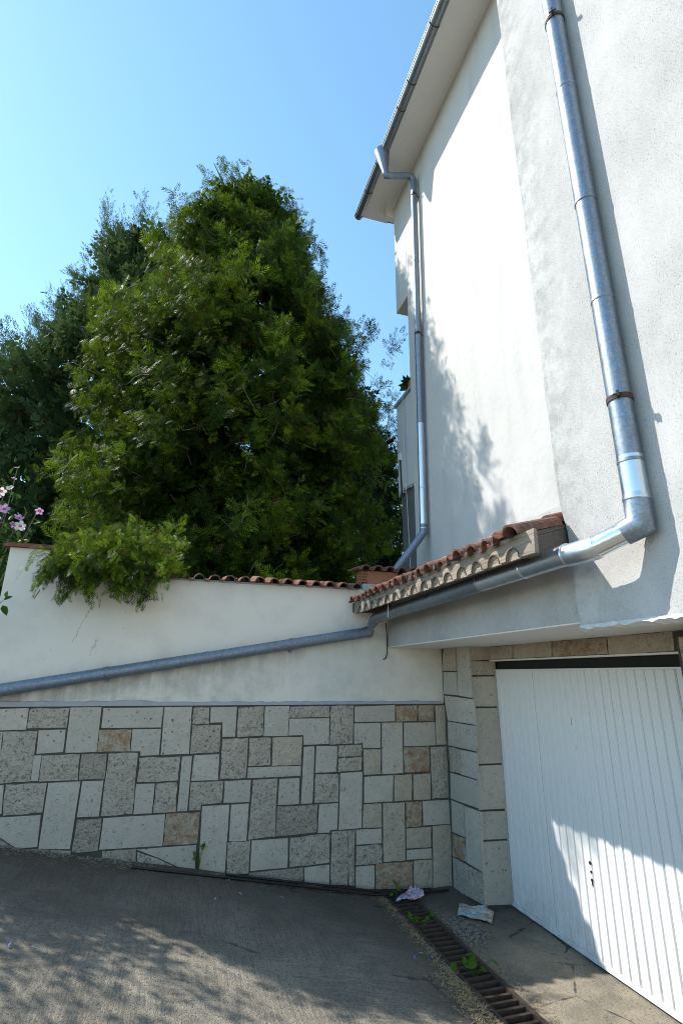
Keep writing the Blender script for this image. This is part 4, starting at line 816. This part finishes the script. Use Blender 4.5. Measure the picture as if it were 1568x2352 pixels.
for e in ends:
    p0 = np.array([-2.3+rng.normal(0, .1), 5.95, 1.5]); mid = (p0+e)/2+np.array([(e[0]+2.3)*.15, 0, .1]); m.tube([p0, mid, e], [.014, .009, .004], 4)
    for j in range(22):
        t = .35+.65*rng.random(); p = (mid*(1-t)*1.0+e*t) if t > .3 else mid; lb.append(p+rng.normal(0, .05, 3)); ldr.append(rng.normal(0, 1, 3)+np.array([0, -.4, -.1]))
# the low twig hanging in front of the wall end
tw = [(-2.0, 5.2, 2.20), (-1.62, 5.15, 2.40), (-1.48, 5.12, 2.57)]; m.tube(tw, [.006, .005, .003], 4)
for p, d, l in (((-1.50, 5.12, 2.55), (.6, -.2, .25), .07), ((-1.49, 5.12, 2.57), (.1, -.1, 1), .05), ((-1.52, 5.12, 2.53), (-.8, -.1, .3), .07), ((-1.50, 5.12, 2.50), (.5, -.1, -.8), .10), ((-1.58, 5.12, 2.45), (.15, -.1, -1), .12), ((-1.60, 5.13, 2.44), (.35, -.2, -.9), .10), ((-1.64, 5.13, 2.36), (.2, -.1, -1), .11), ((-1.62, 5.13, 2.40), (-.7, 0, -.3), .10)):
    lb.append(np.array(p)); ldr.append(np.array(d)*1.0)
nl = len(lb); ln = rng.uniform(.055, .10, nl); ln[-8:] = (.075, .055, .08, .10, .125, .10, .115, .1)
m.build('branches', MAT['twig'], hb)
def leaf6(): return np.array([(0, 0, 0), (.25, .24, .05), (.6, .26, .05), (1, 0, -.14), (.6, -.26, .05), (.25, -.24, .05), (.45, 0, .0)]), np.array([(0, 6, 2, 1), (6, 3, 3, 2), (0, 5, 4, 6), (6, 4, 3, 3)])
lf = np.array([(0, 0, 0), (.28, .27, .06), (.66, .22, .03), (1, 0, -.14), (.66, -.22, .03), (.28, -.27, .06), (.47, 0, -.01)]); lq = np.array([(0, 6, 2, 1), (6, 3, 2, 6), (0, 5, 4, 6), (6, 4, 3, 6)])
LEAFM = (np.array([(0, 0, 0), (.28, .27, .06), (.66, .22, .03), (1, 0, -.14), (.66, -.22, .03), (.28, -.27, .06), (.47, 0, -.02), (.47, 0, -.021)]), np.array([(0, 6, 2, 1), (6, 7, 3, 2), (0, 5, 4, 6), (6, 4, 3, 7)]))
nr = rng.normal(0, .7, (nl, 3))+np.array([0, -.5, .6]); nr[-8:] = np.array([0, -1, .25])+rng.normal(0, .25, (8, 3))
tn = rng.random((nl, 3))*np.array([1, .6, 1]); tn[-8:] = (.1, .1, .2)
stuff(foliage('leaves', LEAF['hib'], hb, np.array(lb), np.array(ldr), nr, ln, tn, LEAFM))
def m_petal(name, c, eye):
    g = G(name); tc = g.n('ShaderNodeTexCoord').outputs['Object']; d = g.n('ShaderNodeVectorMath', operation='LENGTH'); g.put(d.inputs[0], tc)
    col = g.mix(g.ramp(d.outputs['Value'], [(.010, 1), (.019, 0)]), c, eye); g.put(g.b.inputs['Base Color'], col); g.b.inputs['Roughness'].default_value = .6
    tr = g.n('ShaderNodeBsdfTranslucent'); g.put(tr.inputs[0], col); mx = g.n('ShaderNodeMixShader'); mx.inputs[0].default_value = .35
    g.t.links.new(g.b.outputs[0], mx.inputs[1]); g.t.links.new(tr.outputs[0], mx.inputs[2]); g.t.links.new(mx.outputs[0], g.out.inputs[0]); return g.m
PINK = m_petal('pink petals', (.62, .38, .66), (.34, .01, .05)); WHITE = m_petal('white petals', (.80, .78, .80), (.40, .01, .04))
yel = m_plain('stamen', (.75, .68, .42), .7)
def flower(loc, mat, size, face, parent):
    m = MB(); f = Vector(face).normalized(); u = f.orthogonal().normalized(); w = f.cross(u)
    for k in range(5):
        a = 2*math.pi*k/5; d = math.cos(a)*u+math.sin(a)*w; s = math.cos(a+1.57)*u+math.sin(a+1.57)*w
        def pt(i, j): return d*(size*(.08+.92*i))+s*(size*.62*(j-.5)*2*math.sin(math.pi*min(1, .12+.75*i))**.8)*.62+f*(size*(.30*i**1.4-.10*math.sin(3*j*math.pi)*i))
        m.grid(lambda i, j: pt(i, j), 3, 4)
    me = bpy.data.meshes.new('flower'); me.from_pydata(m.v, [], m.f); me.materials.append(mat); me.polygons.foreach_set('use_smooth', [True]*len(m.f)); me.update()
    o = bpy.data.objects.new('flower', me); COL.objects.link(o); o.parent = parent; o.location = Vector(loc)-ORIGIN[parent.name]; ORIGIN[o.name] = Vector(loc)
    st = MB().tube([Vector(loc), Vector(loc)+f*size*.55], size*.07, 6); st.build('stamen', yel, o)
    return o
for loc, mt, sz, fc in (((-1.80, 5.62, 3.49), PINK, .062, (.2, -1, .1)), ((-1.66, 5.62, 3.41), PINK, .055, (.4, -.7, .6)), ((-1.49, 5.62, 3.50), PINK, .048, (.1, -.6, -.5)), ((-1.62, 5.58, 3.32), WHITE, .062, (.1, -1, -.1)), ((-1.69, 5.62, 3.34), PINK, .045, (-.3, -.6, -.5)),
    ((-1.87, 5.66, 3.68), WHITE, .055, (.3, -.6, -.4)), ((-1.80, 5.66, 3.72), WHITE, .045, (-.2, -.7, .5)), ((-1.90, 5.66, 3.62), WHITE, .045, (.3, -.9, 0)), ((-1.79, 5.68, 3.95), WHITE, .028, (0, -.4, 1)), ((-1.79, 5.68, 3.83), WHITE, .032, (.3, -.5, .6)), ((-1.86, 5.6, 3.14), WHITE, .03, (0, -1, 0))):
    flower(loc, mt, sz*.85, fc, hb)

# ------------------------------------------------------------------ small things
def weed(label, loc, n, size, h, spread, group=None, seed=0):
    r = np.random.default_rng(seed); w = thing('weed', label, 'weed', loc, group); m = MB(); b = []; d = []; L0 = Vector(loc)
    for i in range(n):
        e = L0+Vector((r.normal(0, spread), r.normal(0, spread*.6), h*r.uniform(.35, 1))); m.tube([L0, L0.lerp(e, .5)+Vector((0, 0, h*.15)), e], [.0025, .002, .0012], 4)
        b.append(np.array(e)); d.append(r.normal(0, .7, 3)+np.array([(e.x-L0.x)*8, -.5, -.1]))
    m.build('stems', LEAF['weed'], w)
    n3 = r.normal(0, .3, (n, 3))+np.array([0, -.6, .8])
    hl = (np.array([(0, 0, 0), (-.12, .30, .04), (.35, .48, .08), (.75, .25, .02), (1, 0, -.08), (.75, -.25, .02), (.35, -.48, .08), (-.12, -.30, .04)]), np.array([(0, 2, 1, 0), (0, 4, 3, 2), (0, 6, 5, 4), (0, 7, 6, 0)]))
    hl = (hl[0], np.array([(0, 3, 2, 1), (0, 5, 4, 3), (0, 7, 6, 5), (0, 5, 4, 3)]))
    hl = (hl[0], hl[1][:3])
    for i in range(n):
        foliage('leaf', LEAF['weed'], w, b[i][None], d[i][None], n3[i][None], np.array([size*r.uniform(.6, 1.2)]), r.random((1, 3))*np.array([[1, .7, 1]]), hl)
    return w
weed('leafy green weed growing up through the near end of the drain grate', (2.14, 3.90, -.02), 11, .060, .14, .045, seed=3)
weed('small weed sprouting between the grate bars past the middle', (2.12, 4.80, -.03), 7, .042, .06, .04, seed=5)
weed('dark little weed beside the rail of the drain grate', (2.22, 4.76, -.03), 6, .040, .05, .035, seed=6)
weed('thin weed climbing at the far end of the drain in front of the wall', (2.10, 5.20, -.04), 7, .034, .20, .03, seed=7)
weed('weed growing from the crack between two stones at the foot of the wall', (.32, 5.345, hramp(.32)), 8, .042, .20, .022, seed=8)
weed('tiny weed in the dry litter left of the drain', (1.93, 3.68, hramp(1.93)), 4, .022, .03, .02, seed=9)

hose = []
m = MB(); px = [(-.22+.13*i) for i in range(23)]
m.tube([(x, 5.20+.035*math.sin(.9*x)+.02*(x/2.7), max(hramp(x), .0)+.016+(.012 if 1.98 < x < 2.3 else 0)) for x in px], .011, 8)
tag(m.build('black_hose', MAT['black']), 'long black plastic hose lying along the foot of the stone wall', 'hose')
m = MB(); px = [(.55+.12*i) for i in range(17)]
m.tube([(x, 5.27+.02*math.sin(1.7*x), max(hramp(x), .0)+.018+.02*max(0, min(1, (x-.8)))) for x in px], .010, 8)
tag(m.build('black_hose', MAT['black']), 'shorter black hose nearest the stones, ending by the garage pier', 'hose')

# printed papers
cols1 = [(.55, .62, .66), (.16, .38, .52), (.55, .40, .28), (.22, .48, .60), (.60, .58, .50), (.50, .16, .12), (.20, .36, .18)]
cols2 = [(.55, .50, .55), (.42, .10, .16), (.20, .24, .45), (.62, .60, .62), (.45, .22, .32)]
fl = thing('flyer', 'colourful printed flyer lying open on the garage apron', 'flyer', (2.62, 4.72, .005))
def quad(a, b, c, d, amp, ph):
    a, b, c, d = map(Vector, (a, b, c, d))
    return lambda u, v: ((a*(1-u)+b*u)*(1-v)+(d*(1-u)+c*u)*v)+Vector((0, 0, amp*abs(math.sin(5*u+3*v+ph))+amp*.6*math.sin(9*v)))
MB().grid(quad((2.455, 4.725, .012), (2.575, 4.90, .022), (2.76, 4.76, .03), (2.625, 4.56, .014), .010, .3), 8, 8).build('page', m_print('comic page print', cols1, 16), fl)
MB().grid(quad((2.755, 4.757, .032), (2.80, 4.71, .010), (2.655, 4.515, .008), (2.622, 4.563, .020), .006, 1.3), 4, 8).build('page', m_print('back page print', cols1[::-1], 22), fl)
m = MB()
def fan(u, v):
    a = R(-28+56*v); r = .03+.25*u; fold = (.5 if int(v*10+.01) % 2 else -.5)*.034*u
    return (2.04+r*math.cos(a+.25), 5.12+r*math.sin(a+.25)*.75, .018+.05*u+fold+.012*math.sin(7*u))
m.grid(fan, 6, 10, False); tag(m.build('flyer', m_print('crumpled flyer print', cols2, 26)), 'crumpled pink and blue flyer lying on the far end of the drain grate', 'flyer')

# fallen petals
def petal_mesh(name, mat):
    m = MB(); m.grid(lambda u, v: ((u-.5)*.046, (v-.5)*.022*math.sin(math.pi*(.12+.76*u)), .004+.010*abs(v-.5)*2+.004*math.sin(4*u)), 5, 3)
    me = bpy.data.meshes.new(name); me.from_pydata(m.v, [], m.f); me.materials.append(mat); me.update(); return me
PM = [petal_mesh('fallen_petal', MAT['blue']), petal_mesh('fallen_petal', MAT['bluep'])]
PETAL_LABELS = ['blue petal on the ramp nearest the far end of the drain grate', 'leftmost of the blue petals in the dry litter left of the drain', 'pale petal between the blue petals in the litter by the drain',
 'blue petal just right of the pale petal in the litter by the drain', 'blue petal touching the drain rail near the leafy green weed', 'rightmost blue petal on the ramp below the middle of the stone wall',
 'lowest blue petal on the ramp below the middle of the stone wall', 'pale petal left of centre on the ramp below the hoses', 'blue petal close under the black hose at the wall foot',
 'blue petal on the shaded ramp at left, below the weed in the wall', 'blue petal at the far left edge of the driveway', 'pale petal near the left edge of the driveway beside a blue one', 'pale petal just below the hose in the middle of the ramp']
for i, (x, y, k, nm) in enumerate(PETALS):
    o = bpy.data.objects.new('fallen_petal', PM[k]); COL.objects.link(o); o.location = (x, y, hramp(x)+.007); o.rotation_euler = (0, R(10.8), random.uniform(0, 6.28)); o.scale = (.75, .75, .75)
    tag(o, PETAL_LABELS[i], 'petal', 'fallen petals on the driveway')

# litter, rubble, straw
m = MB()
for i in range(2600):
    t = rng.random(); y = 2.6+2.7*t; x = 1.99-abs(rng.normal(0, .10 if y < 3.9 else .05)); z = hramp(x)+.004
    if y > 4.0 and rng.random() > .35: continue
    l = rng.uniform(.012, .05); a = rng.uniform(0, 6.28); d = Vector((math.cos(a), math.sin(a), rng.uniform(-.1, .25)))*l; s = Vector((-d.y, d.x, 0)).normalized()*rng.uniform(.0008, .0022)
    p = Vector((x, y, z+rng.uniform(0, .012))); m.add([p-s, p+s, p+d+s, p+d-s], [(0, 1, 2, 3)])
for i in range(700):
    x = rng.uniform(-1.2, 1.9); y = 5.33-abs(rng.normal(0, .12)); p = Vector((x, y, hramp(x)+.006)); l = rng.uniform(.01, .06); a = rng.normal(0, .6); d = Vector((math.cos(a), math.sin(a), -.19*math.cos(a)))*l; s = Vector((-d.y, d.x, 0)).normalized()*.0012
    m.add([p-s, p+s, p+d+s, p+d-s], [(0, 1, 2, 3)])
for i in range(500):
    x = 2.30+abs(rng.normal(0, .05)); y = rng.uniform(2.6, 5.2); p = Vector((x, y, .006)); l = rng.uniform(.008, .03); a = rng.uniform(0, 6.28); d = Vector((math.cos(a), math.sin(a), .1))*l; s = Vector((-d.y, d.x, 0)).normalized()*.0013
    m.add([p-s, p+s, p+d+s, p+d-s], [(0, 1, 2, 3)])
o = m.build('dry_litter', MAT['straw']); stuff(o); o['label'] = 'dry straw and needle litter gathered beside the drain and wall'; o['category'] = 'litter'
m = MB()
def pebble(p, s):
    v = [Vector((random.uniform(.6, 1), 0, 0)), Vector((-random.uniform(.6, 1), 0, 0)), Vector((0, random.uniform(.6, 1), 0)), Vector((0, -random.uniform(.6, 1), 0)), Vector((0, 0, random.uniform(.4, .8))), Vector((0, 0, -.5))]
    q = Matrix.Rotation(random.uniform(0, 6.28), 3, 'Z') @ Matrix.Rotation(random.uniform(-.6, .6), 3, 'X')
    m.add([p+(q @ a)*s for a in v], [(0, 2, 4), (2, 1, 4), (1, 3, 4), (3, 0, 4), (2, 0, 5), (1, 2, 5), (3, 1, 5), (0, 3, 5)])
for i in range(420):
    x = 2.42+rng.normal(0, .07); y = 4.50+rng.normal(0, .10)
    if x > 2.3: pebble(Vector((x, y, .003)), rng.uniform(.004, .017))
for i in range(500):
    x = rng.uniform(2.3, 3.0); y = rng.uniform(2.6, 5.3); pebble(Vector((x, y, .001)), rng.uniform(.002, .006))
for i in range(700):
    x = rng.uniform(-1.6, 1.98); y = 5.34-abs(rng.normal(0, .55)); pebble(Vector((x, y, hramp(x)+.001)), rng.uniform(.002, .006))
for i in range(700):
    x = rng.uniform(-1.5, .9); y = 5.36-abs(rng.normal(0, .05)); pebble(Vector((x, y, hramp(x)+.003)), rng.uniform(.004, .013))
o = m.build('rubble', MAT['gravel']); stuff(o); o['label'] = 'loose concrete rubble and grit scattered on apron and ramp'; o['category'] = 'rubble'

# security camera, cables and pot on the annexe
sc = thing('security_camera', 'small dark bullet camera mounted on the pale annexe wall', 'camera', (3.1, 7.2, 5.6))
MB().tube([(3.10, 7.18, 5.62), (3.02, 7.20, 5.64)], .022, 12).build('mount', MAT['whiteplast'], sc)
MB().tube([(3.03, 7.19, 5.66), (2.98, 7.35, 5.66), (2.97, 7.37, 5.66)], [.034, .036, .030], 14).build('camera_body', MAT['black'], sc)
MB().box(3.06, 3.10, 7.10, 7.17, 5.26, 5.38).build('junction_box', MAT['whiteplast'], sc)
MB().tube([(3.085, 7.12, 5.27), (3.085, 7.11, 4.98), (3.08, 7.08, 4.7), (3.07, 7.04, 4.6)], .010, 6).build('cable', MAT['black'], sc)
m = MB().tube([(3.06, 6.90, 6.30), (3.06, 6.89, 5.2), (3.05, 6.80, 4.0), (3.04, 6.74, 3.2)], .006, 6); tag(m.build('white_cable', MAT['cable']), 'thin white cable hanging down the annexe wall behind the downspout', 'cable')
m = MB().tube([(2.105, 5.37, 2.50), (2.115, 5.375, 2.36), (2.118, 5.38, 2.19), (2.10, 5.37, 2.135), (2.07, 5.365, 2.115)], .0055, 6); tag(m.build('loose_cable', MAT['black']), 'short loose black cable dangling at the corner of the beam', 'cable')
pp = thing('potted_plant', 'tiny green plant in an orange clay pot on the annexe edge', 'potted plant', (3.2, 6.70, 6.32))
MB().tube([(3.16, 6.72, 6.32), (3.16, 6.72, 6.46)], [.06, .085], 12).build('pot', MAT['pot'], pp)
n = 40; b = np.array([3.14, 6.76, 6.46])+rng.normal(0, .03, (n, 3)); d = rng.normal(0, 1, (n, 3))+np.array([-.4, 1.0, .5])
foliage('leaves', LEAF['cyp'], pp, b, d, rng.normal(0, 1, (n, 3)), rng.uniform(.10, .22, n), rng.random((n, 3)), leafq())
